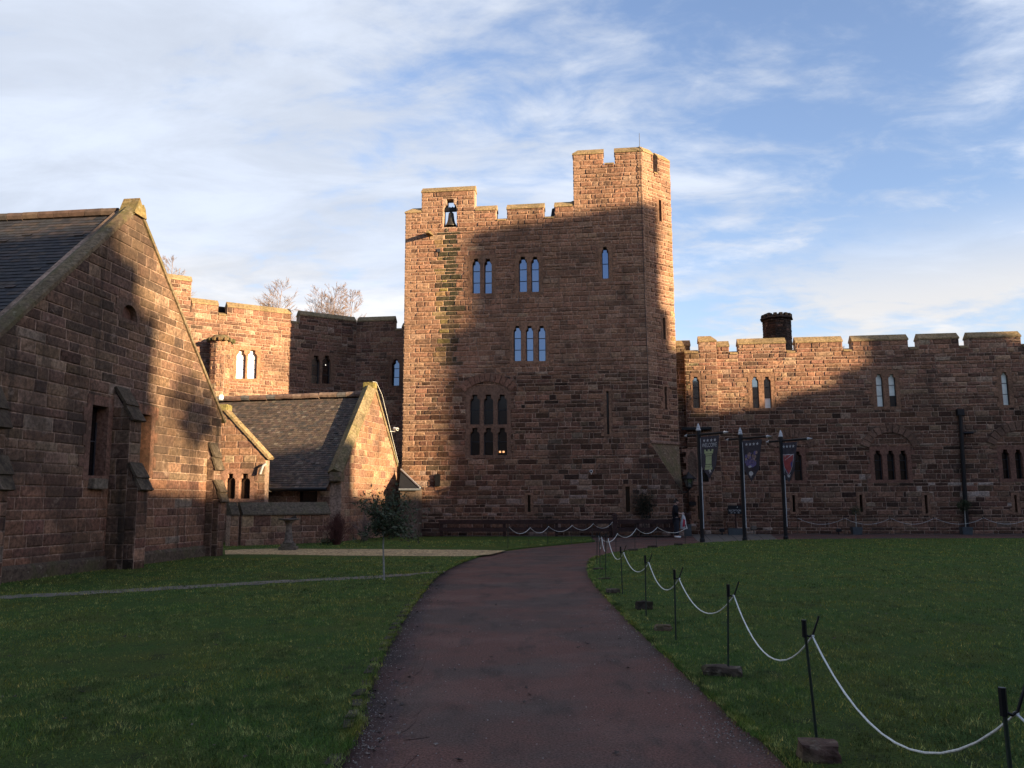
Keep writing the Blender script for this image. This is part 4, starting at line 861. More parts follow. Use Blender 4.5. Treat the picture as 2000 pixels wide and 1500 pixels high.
# lean-to in the corner between lodge and tower
an = thing('lean_to', (-5.2, 40, 0), 'small rendered lean-to with dark slate roof between lodge and tower', 'outbuilding')
e0 = atY(783.5, 955, 39.6); e1 = atY(821, 953, 39.9); tp = FL.P(FL.px(783, 919)[0], 0); tz = FL.px(783, 919)[1]; tpp = atY(783, 918, 41.2)
e0.z = e1.z = (e0.z+e1.z)/2
wb = MB(); wa = [(e0.x-.05, e0.y+.1), (e1.x-.12, e1.y+.1), (e1.x-.06, 41.2), (e0.x-.05, 41.4)]; wb.add([(x, y, 0) for x, y in wa]+[(x, y, e0.z-.03) for x, y in wa], [(0, 1, 5, 4), (1, 2, 6, 5), (2, 3, 7, 6), (3, 0, 4, 7)], 0, (.17, .135, .11)); wb.build('wall', 'chapel', an)
rb_ = MB(); vs = [e0+V((-.1, -.1, 0)), e1+V((0, -.1, 0)), tpp, V((e1.x+.05, 41.2, e0.z))]; rb_.add(vs+[v-V((0, 0, .06)) for v in vs], [(0, 1, 2), (1, 3, 2), (0, 4, 5, 1), (4, 5, 6), (0, 2, 6, 4)], 0); rb_.build('roof', 'roofdark', an)
fl = MB(); fl.tube([e1+V((0, -.1, .03)), tpp+V((0, -.03, .03))], .045, 6); fl.build('flashing', 'leadwork', an)
gu = MB(); gu.tube([e0+V((-.1, -.14, -.05)), e1+V((.03, -.14, -.05))], .055, 8); gu.build('gutter', 'grey', an)
# low garden wall with sloped coping
FG = Frame((-10.75, 32.0), atan2(34.7-32.0, -7.55+10.75)); GL = hypot(2.7, 3.2)
gw = thing('garden_wall', FG.P(GL/2, 0), 'low sandstone garden wall with lichened sloping coping in front of the lodge', 'wall')
zg = 1.62; sg = FG.px(468, 985)[0]; sg2 = FG.px(473, 985)[0]
g1 = MB(); slab(g1, FG, [(0, 0), (sg, 0), (sg, zg-.42), (0, zg-.42)], [], .4); slab(g1, FG, [(sg2, 0), (GL, 0), (GL, zg-.42), (sg2, zg-.42)], [], .4)
slab(g1, FG.shifted(-.25), [(sg+.002, 0), (sg2-.002, 0), (sg2-.002, zg-.42), (sg+.002, zg-.42)], [], .1, 0, (.04, .04, .03))
masonry(g1, FG, [(0, sg, 0, zg-.42), (sg2, GL, 0, zg-.42)], [], ST_L, lambda s, z, c: jt(c, .6, .95)); g1.build('wall', 'chapel', gw)
for a, b in ((0, sg-.01), (sg2+.01, GL)): g2 = MB(); sweep(g2, FG.P(a, zg-.42), FG.P(b, zg-.42), FG.n, [(.1, 0), (.1, .06), (-.3, .5), (-.46, .5), (-.46, 0)], (.125, .108, .08), 1.1); g2.build('coping', 'lichen', gw)

# ================================================================== UNSEEN RANGES RIGHT AND BEHIND (added and stepped to shade the court)
def far_box(mb, u0, u1, h, w=-60.0, th=4.0):
    c = SD*(w-th/2)+SP*((u0+u1)/2); mb.box((c.x, c.y, h/2-1), (th/2, (u1-u0)/2, h/2+1), atan2(SD.y, SD.x), 0, (.3, .18, .12))
def far_range(name, label, cat, spec, w=-60.0, th=4.0, mer=True):  # unseen blocks; the heights in spec shape the outline of the cast shadow
    u = (spec[0][0]+spec[-1][1])/2; c = SD*w+SP*u; t = thing(name, (c.x, c.y, 0), label, cat); mb = MB()
    for u0, u1, h in spec: far_box(mb, u0, u1, h, w, th)
    mb.build('wall', 'stone', t); return t
far_range('unseen_range', 'unseen long stepped range added to shade the court from the right', 'castle', [(-40, 10.2, 21.6), (10.2, 11.9, 20.9), (11.9, 12.9, 20.2), (12.9, 13.8, 19.0)])
far_range('unseen_range', 'unseen lower range shaped to leave the sunlit gap', 'castle', [(13.8, 17.5, 14.3), (17.5, 24.2, 15.3), (24.2, 26.8, 17.3), (26.8, 32.6, 14.9)])
far_range('unseen_tower', 'unseen stepped tower shaped to cast the shadow on the main tower', 'tower', [(32.6, 33.15, 23.0), (33.15, 38.2, 28.0), (38.2, 38.7, 22.6), (38.7, 39.6, 20.6), (39.6, 41, 18.6)])
far_range('unseen_range', 'unseen range shaped to cast the lower shadow on the wing', 'castle', [(41, 43.0, 17.4), (43.0, 44.2, 17.8), (44.2, 44.9, 18.6)])
far_range('unseen_turret', 'unseen turret added to shade the right part of the wing', 'tower', [(44.9, 48.15, 23.0), (48.15, 95, 18.7)])
yt = SD*(-50)+SP*15.95; shade_tree = thing('unseen_tree', (yt.x, yt.y, 0), 'unseen evergreen tree added to shade part of the chapel gable', 'tree'); m = MB(); m.tube([(yt.x, yt.y, 0), (yt.x+.2, yt.y, 8), (yt.x, yt.y, 15)], [.25, .18, .08], 8); m.build('trunk', 'bark', shade_tree)  # unseen tree added so its sparse crown shades the chapel gable
m = MB()
for k in range(330):
    d = V((random.gauss(0, 1), random.gauss(0, 1), random.gauss(0, 1))).normalized()*random.random()**.4; p_ = V((yt.x, yt.y, 15.0))+V((d.x*1.4, d.y*1.8, d.z*1.0))*(1+.7*noise.noise(d*1.8+V((4, 1, 0)))); q_ = V((random.gauss(0, 1), random.gauss(0, 1), random.gauss(0, 1))).normalized()*.22; r_ = q_.orthogonal()*.6; m.add([p_-q_, p_+r_, p_+q_, p_-r_], [(0, 1, 2, 3)], 0, (.04, .06, .03))
m.build('crown', 'leaf', shade_tree)
rr_ = thing('unseen_range', (0, -45, 0), 'unseen range added behind the camera to darken window reflections', 'castle'); mb = MB(); mb.box((-10, -47, 9.5), (75, 3, 10.5), 0, 0, (.3, .18, .12)); mb.build('wall', 'stone', rr_)  # unseen wall added behind the view so the low panes reflect dark

# ================================================================== PAVING AND STRIPS BY THE ENTRANCE
pv = [G(x, y) for x, y in ((1348, 1041.5), (1420, 1040.5), (1505, 1044), (1522, 1056.5), (1385, 1062.5), (1362, 1057))]
sheet('paving', [(p.x, p.y) for p in pv], 'slab', 0.008)
pvj = MB()
for k in range(1, 6):
    a, b = pv[0].lerp(pv[2], k/6), pv[5].lerp(pv[3], k/6); pvj.add([a+V((-.01, 0, .012)), a+V((.01, 0, .012)), b+V((.01, 0, .012)), b+V((-.01, 0, .012))], [(0, 1, 2, 3)])
for k in (1, 2):
    a, b = pv[0].lerp(pv[5], k/3), pv[2].lerp(pv[3], k/3); pvj.add([a+V((0, -.01, .0125)), a+V((0, .01, .0125)), b+V((0, .01, .0125)), b+V((0, -.01, .0125))], [(0, 1, 2, 3)])
tag(pvj.build('paving_joints', 'roofdark'), kind='structure')
sheet('gravel_strip', [FT.P(s, 0, o)[:2] for s, o in ((2.2, 0.02), (13.6, 0.02), (13.9, .75), (9.8, .95), (2.2, .8))], 'gravel', LZ+0.004, (.13, .115, .10))
sheet('gravel_strip', [FWG.P(s, 0, o)[:2] for s, o in ((4.5, .02), (24, .02), (24, .55), (4.5, .6))], 'gravel', 0.010, (.15, .13, .115))

# ================================================================== ROPE FENCES
def make_post(h, lean=(0, 0), r=.0095):
    p = thing('rope_post', (0, 0, 0), 'post', 'fence post', None, False); a = MB()
    a.tube([(0, 0, -.05), (lean[0]*.5, lean[1]*.5, h*.5), (lean[0], lean[1], h)], r, 6); a.build('stake', 'stake', p)
    t = V((lean[0], lean[1], h)); a = MB(); a.tube([t-V((0, 0, .11)), t+V((0, 0, .005))], r*1.7, 6); a.build('cap', 'black', p)
    a = MB(); a.tube([t+V((0, 0, -.09)), t+V((.03, -.005, -.105)), t+V((.055, -.005, -.09)), t+V((.1, -.01, .03))], r*.75, 6); a.build('hook', 'black', p); return p
front = [((1597, 1455), (1570, 1212), 'leaning thin rope post beside the big block at the lawn corner, second nearest'), ((1422, 1320), (1422, 1142), 'thin rope post standing in the long flat stone on the lawn edge'), ((1320, 1250), (1317, 1113), 'thin rope post beside the small pinkish stone on the lawn edge'), ((1262, 1203), (1260, 1085), 'thin rope post in front of the upright dark square stone'), ((1216, 1160), (1212, 1068), 'thin rope post next to the small stone at the bend of the drive'), ((1183, 1131), (1183, 1043), 'thin rope post of the front line, third before the corner'), ((1172, 1111), (1171, 1041), 'thin rope post of the front line, second before the corner'), ((1166, 1101), (1166, 1040), 'thin rope post at the left corner of the right lawn')]
GRP = 'rope fence posts'
def put_post(bx, tx, label, z=LZ):
    b = G(*bx, z); t = atY(tx[0], tx[1], b.y); p = make_post(t.z-z, (t.x-b.x, 0)); p.location = b; tag(p, label, 'fence post', GRP); return V((t.x+.05, b.y-.005, t.z-.1))
near = V((2.06, 3.62, LZ)); nt_ = atY(1957, 1345, near.y); p = make_post(nt_.z-LZ, (nt_.x-near.x, 0)); p.location = near; tag(p, 'nearest rope post, cut off by the bottom right of the view', 'fence post', GRP)
nodes = [V((nt_.x+.9, 1.2, nt_.z-.08)), V((nt_.x+.05, near.y, nt_.z-.1))]+[put_post(*q) for q in front]
def rope(name, pts, sag, label, r=.007):
    mb = MB(); path = []
    for i, (a, b) in enumerate(zip(pts[:-1], pts[1:])):
        L = (b-a).length; sg_ = sag if not callable(sag) else sag(L, i)
        for k in range(14):
            t = k/14; q = a.lerp(b, t); q.z -= 4*sg_*t*(1-t); path.append(q)
    path.append(pts[-1]); mb.tube(path, [r*(1+.16*(k % 2)) for k in range(len(path))], 6)
    for p in pts: mb.lathe([(0, -r*2.4), (r*2.2, -r), (r*2.4, r*.6), (0, r*2.2)], 6, p+V((random.uniform(-.006, .006), 0, 0)))
    return tag(mb.build(name, 'rope'), label, 'rope')
rope('rope', nodes, lambda L, i: (.42, .40, .34, .27, .24, .22, .25, .3, .3, .3)[min(i, 9)], 'white rope sagging between thin posts along the near right lawn edge', .0055)
back = [((1203, 1079), (1203, 1036), 'thin rope post just past the lawn corner, in front of the thick timber post'), ((1240, 1074), (1240, 1026), 'thin rope post before the dark climbing shrub'), ((1282, 1068), (1281, 1024), 'thin rope post left of the standing person'), ((1338, 1063), (1339, 1025), 'thin rope post between the person and the first flagpole')]
rope('rope', [nodes[-1]]+[put_post(*q) for q in back], .2, 'white rope across the back of the right lawn in front of the tower corner', .006)
lf = [((992, 1072), (992, 1024), 'thin rope post on the back left lawn, leftmost of its line'), ((1033, 1067), (1033, 1025), 'thin rope post on the back left lawn, second from the gravel path end'), ((1070, 1063), (1069, 1023), 'thin rope post on the back left lawn, middle of its line'), ((1116, 1061), (1115, 1021), 'thin rope post on the back left lawn, two before the drive'), ((1158, 1058), (1156, 1018), 'thin rope post on the back left lawn where it meets the drive')]
rope('rope', [put_post(*q) for q in lf]+[atY(1196, 1020, 37.5)], .22, 'white rope across the back left lawn in front of the wooden rail', .006)
rb0 = [FWG.P(FWG.px(1559, 1018, .9)[0], .80, .9)]; xs_ = (1650, 1740, 1826, 1922, 2012); RL = ('left of the flowerpot bush', 'right of the bushy planter', 'below the right wing triple window', 'beside the ball topiary', 'at the far right end of the wall')
b = rb0[0].copy(); pt = make_post(.85); pt.location = (b.x-.05, b.y, 0); tag(pt, 'thin rope post by the wall behind the third flagpole', 'fence post', GRP)
for x, l in zip(xs_, RL):
    q = FWG.P(FWG.px(x, 1018, .9)[0], .80, .9); rb0.append(q); pt = make_post(.86); pt.location = (q.x-.05, q.y, 0); tag(pt, 'thin rope post along the castle wing '+l, 'fence post', GRP)
rope('rope', rb0, .3, 'white rope slung along the foot of the castle wing', .006)

# ================================================================== STONES ON THE LAWN EDGE
def rock(px, size, label, col, rz=0.0, sq=.5, name='stone'):
    b = G(*px, LZ); bm = bmesh.new(); bmesh.ops.create_cube(bm, size=2); bmesh.ops.subdivide_edges(bm, edges=bm.edges[:], cuts=4, use_grid_fill=True); sd = random.uniform(0, 50)
    for v in bm.verts:
        n = v.co.normalized(); q = v.co.lerp(n*1.25, 1-sq); q *= 1+.22*noise.noise(q*1.3+V((sd, 0, 0)))+.08*noise.noise(q*4+V((sd, 3, 0))); v.co = V((q.x*size[0], q.y*size[1], q.z*size[2]))
    R = Matrix.Rotation(rz, 3, 'Z')
    for v in bm.verts: v.co = R @ v.co
    mb = MB(); mb.bm(bm, 0, tuple(x*.62 for x in col)); o = mb.build(name, 'mossy', None, False); o.location = (b.x, b.y, LZ+size[2]*.4); return tag(o, label, 'stone', 'stones along the lawn edge')
rock((1600, 1482), (.115, .09, .075), 'big squared block at the foot of the second nearest rope post', (.22, .145, .115), -.15, .75)
rock((1410, 1318), (.17, .085, .06), 'long flat brown stone with a rope post stuck beside it', (.16, .125, .10), -.35, .5)
rock((1296, 1231), (.1, .07, .05), 'small pinkish stone on the right lawn edge', (.30, .20, .16), -.2, .55)
rock((1258, 1190), (.115, .07, .085), 'upright dark squared stone in front of a rope post', (.10, .085, .07), .05, .85)
rock((1197, 1158), (.12, .08, .05), 'small mossy stone where the drive bends', (.17, .14, .105), .1, .7)
rock((1181, 1131), (.12, .07, .02), 'thin flat stone at a post base near the lawn corner', (.14, .11, .09), 0, .7)
rock((1169, 1112), (.12, .07, .025), 'flat stone at the left tip of the right lawn', (.13, .10, .08), .1, .7)
rock((1325, 1065), (.14, .1, .05), 'low dark stone on the lawn edge below the person', (.08, .065, .055), .1, .6)
rock((1275, 1069), (.16, .1, .045), 'low dark stone on the lawn edge left of the person', (.09, .07, .06), .1, .6)
rock((1236, 1075), (.16, .1, .03), 'flat dark stone on the lawn edge by the back rope', (.08, .065, .055), .1, .6)

# ================================================================== FLAGPOLES AND BANNERS
AD = V((.57, -.82, 0)).normalized(); AA = atan2(AD.y, AD.x)
def flagpole(bx, ytop, label):
    b = G(*bx); top = atY(bx[0]-9, ytop, b.y).z; p = thing('flagpole', (b.x, b.y, 0), label, 'flagpole', 'banner poles'); h = top-.32
    m = MB(); m.tube([(b.x, b.y, 0), (b.x, b.y, h)], .082, 12); m.lathe([(.11, 0), (.11, .12), (.09, .16)], 12, (b.x, b.y, 0)); m.build('pole', 'black', p)
    m = MB(); m.tube([V((b.x, b.y, h-.24)), V((b.x, b.y, h+.0))], .105, 12); m.build('collar', 'black', p)
    m = MB(); m.lathe([(.095, 0), (.1, .05), (.07, .1), (.08, .13), (.03, .26), (0, .32)], 12, (b.x, b.y, h)); m.build('finial', 'offwhite', p)
    za = h-.17; A = lambda t, z=za: V((b.x, b.y, z))+AD*t
    m = MB(); m.tube([A(-.62), A(1.36)], .055, 10); m.build('arm', 'black', p)
    for t0_, t1_ in ((-.62, -.82), (1.36, 1.6)):
        m = MB(); s_ = 1 if t1_ > 0 else -1; m.tube([A(t0_), A(t0_+s_*.04), A(t0_+s_*.05), A(t1_)], [.06, .06, .05, .004], 8); m.build('arm_tip', 'offwhite', p)
    m = MB(); n = AD; q = V((b.x, b.y, 0))+V((.6, -.8, 0)).normalized()*.083; m.box((q.x+.012, q.y, (h-.34+.55)/2), (.016, .012, (h-.34-.55)/2), 0); m.build('white_strip', 'offwhite', p)  # thin off-white strip down the side of the pole
    return b, za
def star(cx, cz, r, rot=0.0): return [(cx+(r if k % 2 == 0 else r*.42)*sin(rot+k*pi/5), cz+(r if k % 2 == 0 else r*.42)*cos(rot+k*pi/5)) for k in range(10)]
def fill(poly): return tessellate_polygon([[V((p[0], p[1], 0)) for p in poly]])
def banner(b, za, label, design, off=.12, W_=.98):
    zt = za-.1; H1, H2 = 1.22, 1.72; n = V((AD.y, -AD.x, 0)); ph = random.uniform(0, 6)
    def BP(u, v, out=0.0):       # u across 0..1, v down in metres
        k = min(v/H1, 1.0); w = W_*(1-.22*k*1.0); wave = .028*sin(u*5+ph+v*1.5)*k
        return V((b.x, b.y, zt-v))+AD*(off+u*w)+n*(.0+wave+out)
    t = thing('banner', BP(.5, H2), label, 'banner', 'banners on the black poles'); m = MB(); NX, NV = 8, 12
    for side in (0.006, -0.006):
        g = []
        for k in range(NV+1):
            v = H1*k/NV; g.append([BP(i/NX, v, side) for i in range(NX+1)])
        vs = [q for r in g for q in r]; tip = len(vs); vs.append(BP(.5, H2, side)); fs = [(k*(NX+1)+i, k*(NX+1)+i+1, (k+1)*(NX+1)+i+1, (k+1)*(NX+1)+i) for k in range(NV) for i in range(NX)]
        fs += [(NV*(NX+1)+i, NV*(NX+1)+i+1, tip) for i in range(NX)]; m.add(vs, fs)
    m.build('cloth', 'cloth', t, True)
    def flat(name, polys, mat, lift=.014):
        mm = MB()
        for poly in polys: mm.add([BP(u, v, lift) for u, v in poly], fill(poly))
        return mm.build(name, mat, t)
    for k in range(4): flat('star', [[(.2+.2*k+(x-0)*1.0, .17-z) for x, z in [(q[0]/W_*1.0, q[1]) for q in star(0, 0, .078)]]], 'offwhite')
    design(t, BP, flat)
    return t
def d_rook(t, BP, flat):
    vs, fs = text_mesh('WELCOME', .22); w = max(v[0] for v in vs)-min(v[0] for v in vs); mm = MB(); mm.add([BP(.5+v[0]/w*.84, .44-v[1]*1.05, .014) for v in vs], fs); mm.build('lettering', 'offwhite', t)
    X = lambda pts: [(.47+x, .54+y) for x, y in pts]
    flat('rook_emblem', [X([(-.27, 0), (-.16, 0), (-.16, .07), (-.06, .07), (-.06, 0), (.06, 0), (.06, .07), (.16, .07), (.16, 0), (.27, 0), (.25, .17), (-.25, .17)]), X([(-.2, .19), (.2, .19), (.18, .25), (-.18, .25)]), X([(-.17, .27), (.17, .27), (.19, .6), (-.19, .6)]), X([(-.2, .62), (.2, .62), (.22, .7), (-.22, .7)]), X([(-.24, .72), (.24, .72), (.25, .82), (-.25, .82)])], 'rook')
    flat('bird_emblem', [[(.5, 1.34), (.56, 1.24), (.56, 1.18), (.6, 1.25), (.68, 1.2), (.62, 1.31), (.6, 1.42), (.66, 1.47), (.57, 1.46), (.5, 1.54), (.52, 1.43), (.44, 1.42), (.5, 1.38)]], 'offwhite')
def d_crowd(t, BP, flat):
    pr = []
    for k in range(26):
        u, v = random.uniform(.1, .9), random.uniform(.52, .95); r = random.uniform(.03, .08); pr.append([(u+r*1.1*cos(a*pi/4+k), v+r*(1+.4*random.random())*sin(a*pi/4+k)) for a in range(8)])
    for k, q in enumerate(pr): flat('print_patch', [q], 'peach' if k % 3 else 'violet', .013+.0006*k)
    flat('print_patch', [[(.5+.36*cos(a*pi/8), .98+.17*sin(a*pi/8)*(1+.2*sin(3*a))) for a in range(16)]], 'violet', .031)
    flat('print_patch', [[(.44+.12*cos(a*pi/5), 1.1+.05*sin(a*pi/5)) for a in range(10)]], 'offwhite', .034)
    flat('leaf_emblem', [[(.5+.15*cos(a*pi/7), 1.38+.1*sin(a*pi/7)*(1 if a < 7 else .9)) for a in range(14)], [(.46, 1.47), (.52, 1.46), (.5, 1.58)]], 'offwhite')
def d_shield(t, BP, flat):
    c, top = .5, .5; half = [(0, 0), (.2, .02), (.36, .0), (.37, .3), (.32, .55), (.2, .75), (0, .92)]; sh = [(c+x, top+y) for x, y in half]+[(c-x, top+y) for x, y in reversed(half[1:-1])]
    flat('shield_border', [sh], 'offwhite', .013)
    k = .93; inn = [(c+(x-c)*k, .94+(y-.94)*k) for x, y in sh]; flat('shield', [inn], 'redp', .017)
    flat('shield_quarter', [[(c+.01, .76), (c+.32, .76), (c+.31, .98), (c+.27, 1.08), (c+.01, 1.1)]], 'blue', .021); flat('shield_quarter', [[(c-.01, 1.1), (c-.24, 1.12), (c-.16, 1.24), (c-.01, 1.36)]], 'blue', .021)
    for x in (-.22, 0, .22): flat('shield_star', [[(c+x+q[0]*1.2, .6-q[1]) for q in star(0, 0, .055)]], 'peach', .022)
    flat('figure_emblem', [[(c+.13, .82), (c+.22, .8), (c+.19, .88), (c+.21, 1.0), (c+.1, 1.02), (c+.15, .9)]], 'offwhite', .025)
    flat('crest_emblem', [[(.36, 1.36), (.48, 1.42), (.5, 1.33), (.55, 1.42), (.68, 1.36), (.6, 1.5), (.44, 1.5)]], 'offwhite')
b, za = flagpole((1372, 1059), 826, 'black flagpole with white finial carrying the rook banner, leftmost of three'); banner(b, za, 'charcoal pennant with four stars, WELCOME and a pale green chess rook', d_rook)
b, za = flagpole((1455, 1057), 834, 'black flagpole carrying the purple picture banner, middle of three'); banner(b, za, 'charcoal pennant with four stars and a purple and peach picture', d_crowd)
b, za = flagpole((1535, 1054), 839, 'black flagpole carrying the shield banner, rightmost of three'); banner(b, za, 'charcoal pennant with four stars and a red and blue shield', d_shield, -.02, .84)

# ================================================================== SIGN, LANTERN, PLANTERS, LIGHTS
fs_ = FWG.shifted(1.1); sg1 = thing('sign', fs_.P(fs_.px(1436, 1040)[0], 0), 'black reception sign with white lettering on a post in a slate trough', 'sign')
s0, z1 = fs_.px(1421, 987); s1, z0 = fs_.px(1449, 1004); m = MB(); m.box(fs_.P((s0+s1)/2, (z0+z1)/2, .03), ((s1-s0)/2, .03, (z1-z0)/2), fs_.ang, bev=.01); m.build('board', 'black', sg1)
vs, fs = text_mesh('RECEPTION', .13); w = max(v[0] for v in vs)-min(v[0] for v in vs); m = MB(); m.add([fs_.P((s0+s1)/2+v[0]/w*(s1-s0)*.86, z0+(z1-z0)*.30+v[1]*1.0, .066) for v in vs], fs)
for k in (-.17, -.02, .17): m.add([fs_.P((s0+s1)/2+k+x, z0+.05+y, .066) for x, y in ((-.04, 0), (.04, 0), (.04, .025), (-.04, .025))], [(0, 1, 2, 3)])
m.add([fs_.P((s0+s1)/2+.12+x, z0+(z1-z0)*.72+y, .066) for x, y in ((-.03, 0), (.03, 0), (0, .07))], [(0, 1, 2)]); m.build('lettering', 'offwhite', sg1)
m = MB(); m.tube([fs_.P((s0+s1)/2+.03, .2, -.02), fs_.P((s0+s1)/2+.03, z0+.1, -.02)], .04, 8); m.build('post', 'timber', sg1)
def planter(c, w, d, h, ang, label, taper=.85):
    m = MB(); t = thing('planter', (c.x, c.y, 0), label, 'planter'); R = Matrix.Rotation(ang, 3, 'Z'); q = []
    for z, k in ((0, taper), (h, 1.0), (h, .86), (h-.05, .84)): q += [V((c.x, c.y, z))+R @ V((x*w*k, y*d*k, 0)) for x, y in ((-1, -1), (1, -1), (1, 1), (-1, 1))]
    m.add(q, [(i+4*k, (i+1) % 4+4*k, (i+1) % 4+4*k+4, i+4*k+4) for k in range(3) for i in range(4)]); m.build('box', 'planter', t)
    m = MB(); m.add([q[12], q[13], q[14], q[15]], [(0, 1, 2, 3)]); m.build('soil', 'roofdark', t); return t
planter(fs_.P((s0+s1)/2, 0, .05), .38, .2, .32, fs_.ang, 'wide slate trough at the foot of the reception sign', .95)
def leaves(mb, c, rad_, n, size, cols, flatten=1.0, shell=.5, seed=0):
    c = V(c)
    for k in range(n):
        d = V((random.gauss(0, 1), random.gauss(0, 1), random.gauss(0, 1))).normalized(); r = (shell+(1-shell)*random.random()) if random.random() < .7 else random.random()
        lump = 1+.28*noise.noise(d*2.2+V((seed, 0, 0))); p = c+V((d.x*rad_[0], d.y*rad_[1], d.z*rad_[2]))*r*lump
        a = V((random.gauss(0, 1), random.gauss(0, 1), random.gauss(0, .6))).normalized(); u = (a.cross(V((0, 0, 1)))+V((0, 0, random.uniform(-.3, .3)))).normalized(); s_ = size*random.uniform(.7, 1.3); nrm = a.cross(u)*s_*.12
        mb.add([p, p+a*s_*.5+u*s_*.24+nrm, p+a*s_, p+a*s_*.5-u*s_*.24+nrm], [(0, 1, 2), (0, 2, 3)], 0, random.choice(cols))
LC_ = [(.032, .045, .018), (.048, .062, .024), (.022, .032, .014), (.10, .11, .065), (.05, .042, .022)]
def topiary(px, label, plabel, yball, r, ball=True):
    s, _ = FWG.px(px, 1040, .75); c = FWG.P(s, 0, .75); planter(c, .24, .24, .36, FWG.ang, plabel); zc = FWG.px(px, yball, .75)[1]
    t = thing('topiary_bush', (c.x, c.y, .33), label, 'plant'); m = MB(); m.tube([(c.x, c.y, .3), (c.x+.02, c.y, zc)], .025, 6); m.build('stem', 'palebark', t)
    m = MB(); leaves(m, (c.x, c.y, zc), (r, r, r*(1 if ball else .8)), 900 if ball else 420, .075, LC_[:3], 1, .75 if ball else .3, px); m.build('crown', 'leaf', t)
topiary(1887, 'clipped round topiary ball on a stem against the castle wing', 'tapered slate planter under the clipped ball topiary', 987, .29); topiary(1673, 'loose bushy shrub on a stem against the castle wing', 'tapered slate planter under the loose bushy shrub', 997, .34, False)
def spot(px, py, label, mat='black', out=.5):
    s, z = FWG.px(px, py, out); p = FWG.P(s, 0, out); t = thing('spotlight', p, label, 'light'); m = MB(); m.box(p+V((0, 0, z)), (.13, .09, .08), FWG.ang, bev=.02); m.tube([p, p+V((0, 0, z))], .03, 6); m.build('housing', mat, t); m = MB(); m.box(p+V((0, -.02, z+.086)), (.1, .07, .006), FWG.ang); m.build('lens', 'grey', t)
spot(1638, 1036, 'black floodlight on the ground left of the bushy planter'); spot(1472, 1031, 'small pale floodlight at the wall right of the middle flagpole', 'slab', .3); spot(1410, 1036, 'low black floodlight left of the slate trough', 'black', 1.2)
# wall lantern on the tower corner
lp = atY(1345.5, 940, 39.6); ltn = thing('wall_lantern', (lp.x, lp.y, lp.z), 'black lantern on a scrolled wall bracket at the tower corner', 'lantern'); q = (lp.x, lp.y, lp.z)
m = MB(); m.lathe([(.0, .46), (.03, .42), (.05, .38), (.1, .34), (.36, .14), (.36, .11), (.29, .10)], 6, q); m.build('hood', 'black', ltn)
m = MB(); m.lathe([(.24, .1), (.13, -.28)], 6, q); m.build('glass', 'greyglass', ltn)
m = MB()
for k in range(6): a = 2*pi*k/6; m.tube([(q[0]+.245*cos(a), q[1]+.245*sin(a), q[2]+.1), (q[0]+.135*cos(a), q[1]+.135*sin(a), q[2]-.28)], .014, 4)
m.lathe([(.15, -.27), (.14, -.31), (.05, -.38), (0, -.42)], 6, q); m.build('frame', 'black', ltn)
m = MB(); wl_ = V((8.12, 40.1, lp.z-.5)); m.tube([wl_, V((q[0]-.1, q[1]+.1, lp.z-.52)), V((q[0], q[1], lp.z-.38))], .03, 6); m.tube([wl_+V((0, 0, -.35)), V((q[0]-.16, q[1]+.15, lp.z-.55))], .02, 6); m.build('bracket', 'black', ltn)
# urn on a dark pedestal box
up = G(1342, 1043); up.y = 40.6; up.x = atY(1341, 1040, 40.6).x; ur = thing('urn', (up.x, up.y, 0), 'dark urn on a green black pedestal box beside the entrance', 'urn'); m = MB(); m.box((up.x, up.y, .28), (.22, .22, .28), rad(-7), bev=.02); m.build('pedestal', 'planter', ur); m = MB(); m.lathe([(.1, .56), (.12, .6), (.06, .66), (.2, .82), (.27, 1.0), (.28, 1.1), (.24, 1.1)], 14, (up.x, up.y, 0)); m.build('bowl', 'timber', ur, True)

# ================================================================== WOODEN RAILS, SUNDIAL
def rails(x0, x1, posts, label, thick=None):
    s0, s1 = FT.px(x0, 1030, .75)[0], FT.px(x1, 1030, .75)[0]; t = thing('wooden_rail', FT.P((s0+s1)/2, 0, .75), label, 'fence')
    for z, h in ((.70, .07), (.36, .095)): m = MB(); m.box(FT.P((s0+s1)/2, z, .83), ((s1-s0)/2, .035, h), FT.ang, bev=.01); m.build('rail', 'timber', t)
    m = MB(); m.box(FT.P((s0+s1)/2, .79, .76), ((s1-s0)/2+.04, .11, .03), FT.ang, bev=.008); m.build('cap_board', 'timber', t)
    for x in posts: s = FT.px(x, 1030, .75)[0]; m = MB(); m.box(FT.P(s, .38, .74), (.07, .055, .38), FT.ang, bev=.01); m.build('post', 'timber', t)
rails(858, 1196, (862, 985, 1087, 1192), 'dark stained wooden rail along the tower foot, left of the thick post'); rails(1207, 1318, (1246, 1312), 'dark stained wooden rail below the climbing shrub, right of the thick post')
q = FT.P(FT.px(1201.5, 1040, .8)[0], 0, .85); tp_ = thing('timber_post', q, 'thick dark timber post between the two wooden rails', 'post'); m = MB(); m.box(q+V((0, 0, .5)), (.11, .11, .5), FT.ang, bev=.015); m.build('post', 'timber', tp_); m = MB(); m.lathe([(.15, 1.0), (.15, 1.04), (.02, 1.12)], 4, q); m.build('cap', 'timber', tp_)
sdl = G(563, 1074, LZ); sd_ = thing('sundial', (sdl.x, sdl.y, LZ), 'grey stone baluster sundial standing on the gravel path', 'sundial'); m = MB(); m.box((sdl.x, sdl.y, LZ+.06), (.3, .3, .06), .1, 0, (.22, .2, .17), .015); m.box((sdl.x, sdl.y, LZ+.17), (.23, .23, .05), .1, 0, (.24, .22, .19), .015); m.build('plinth', 'sundial', sd_)
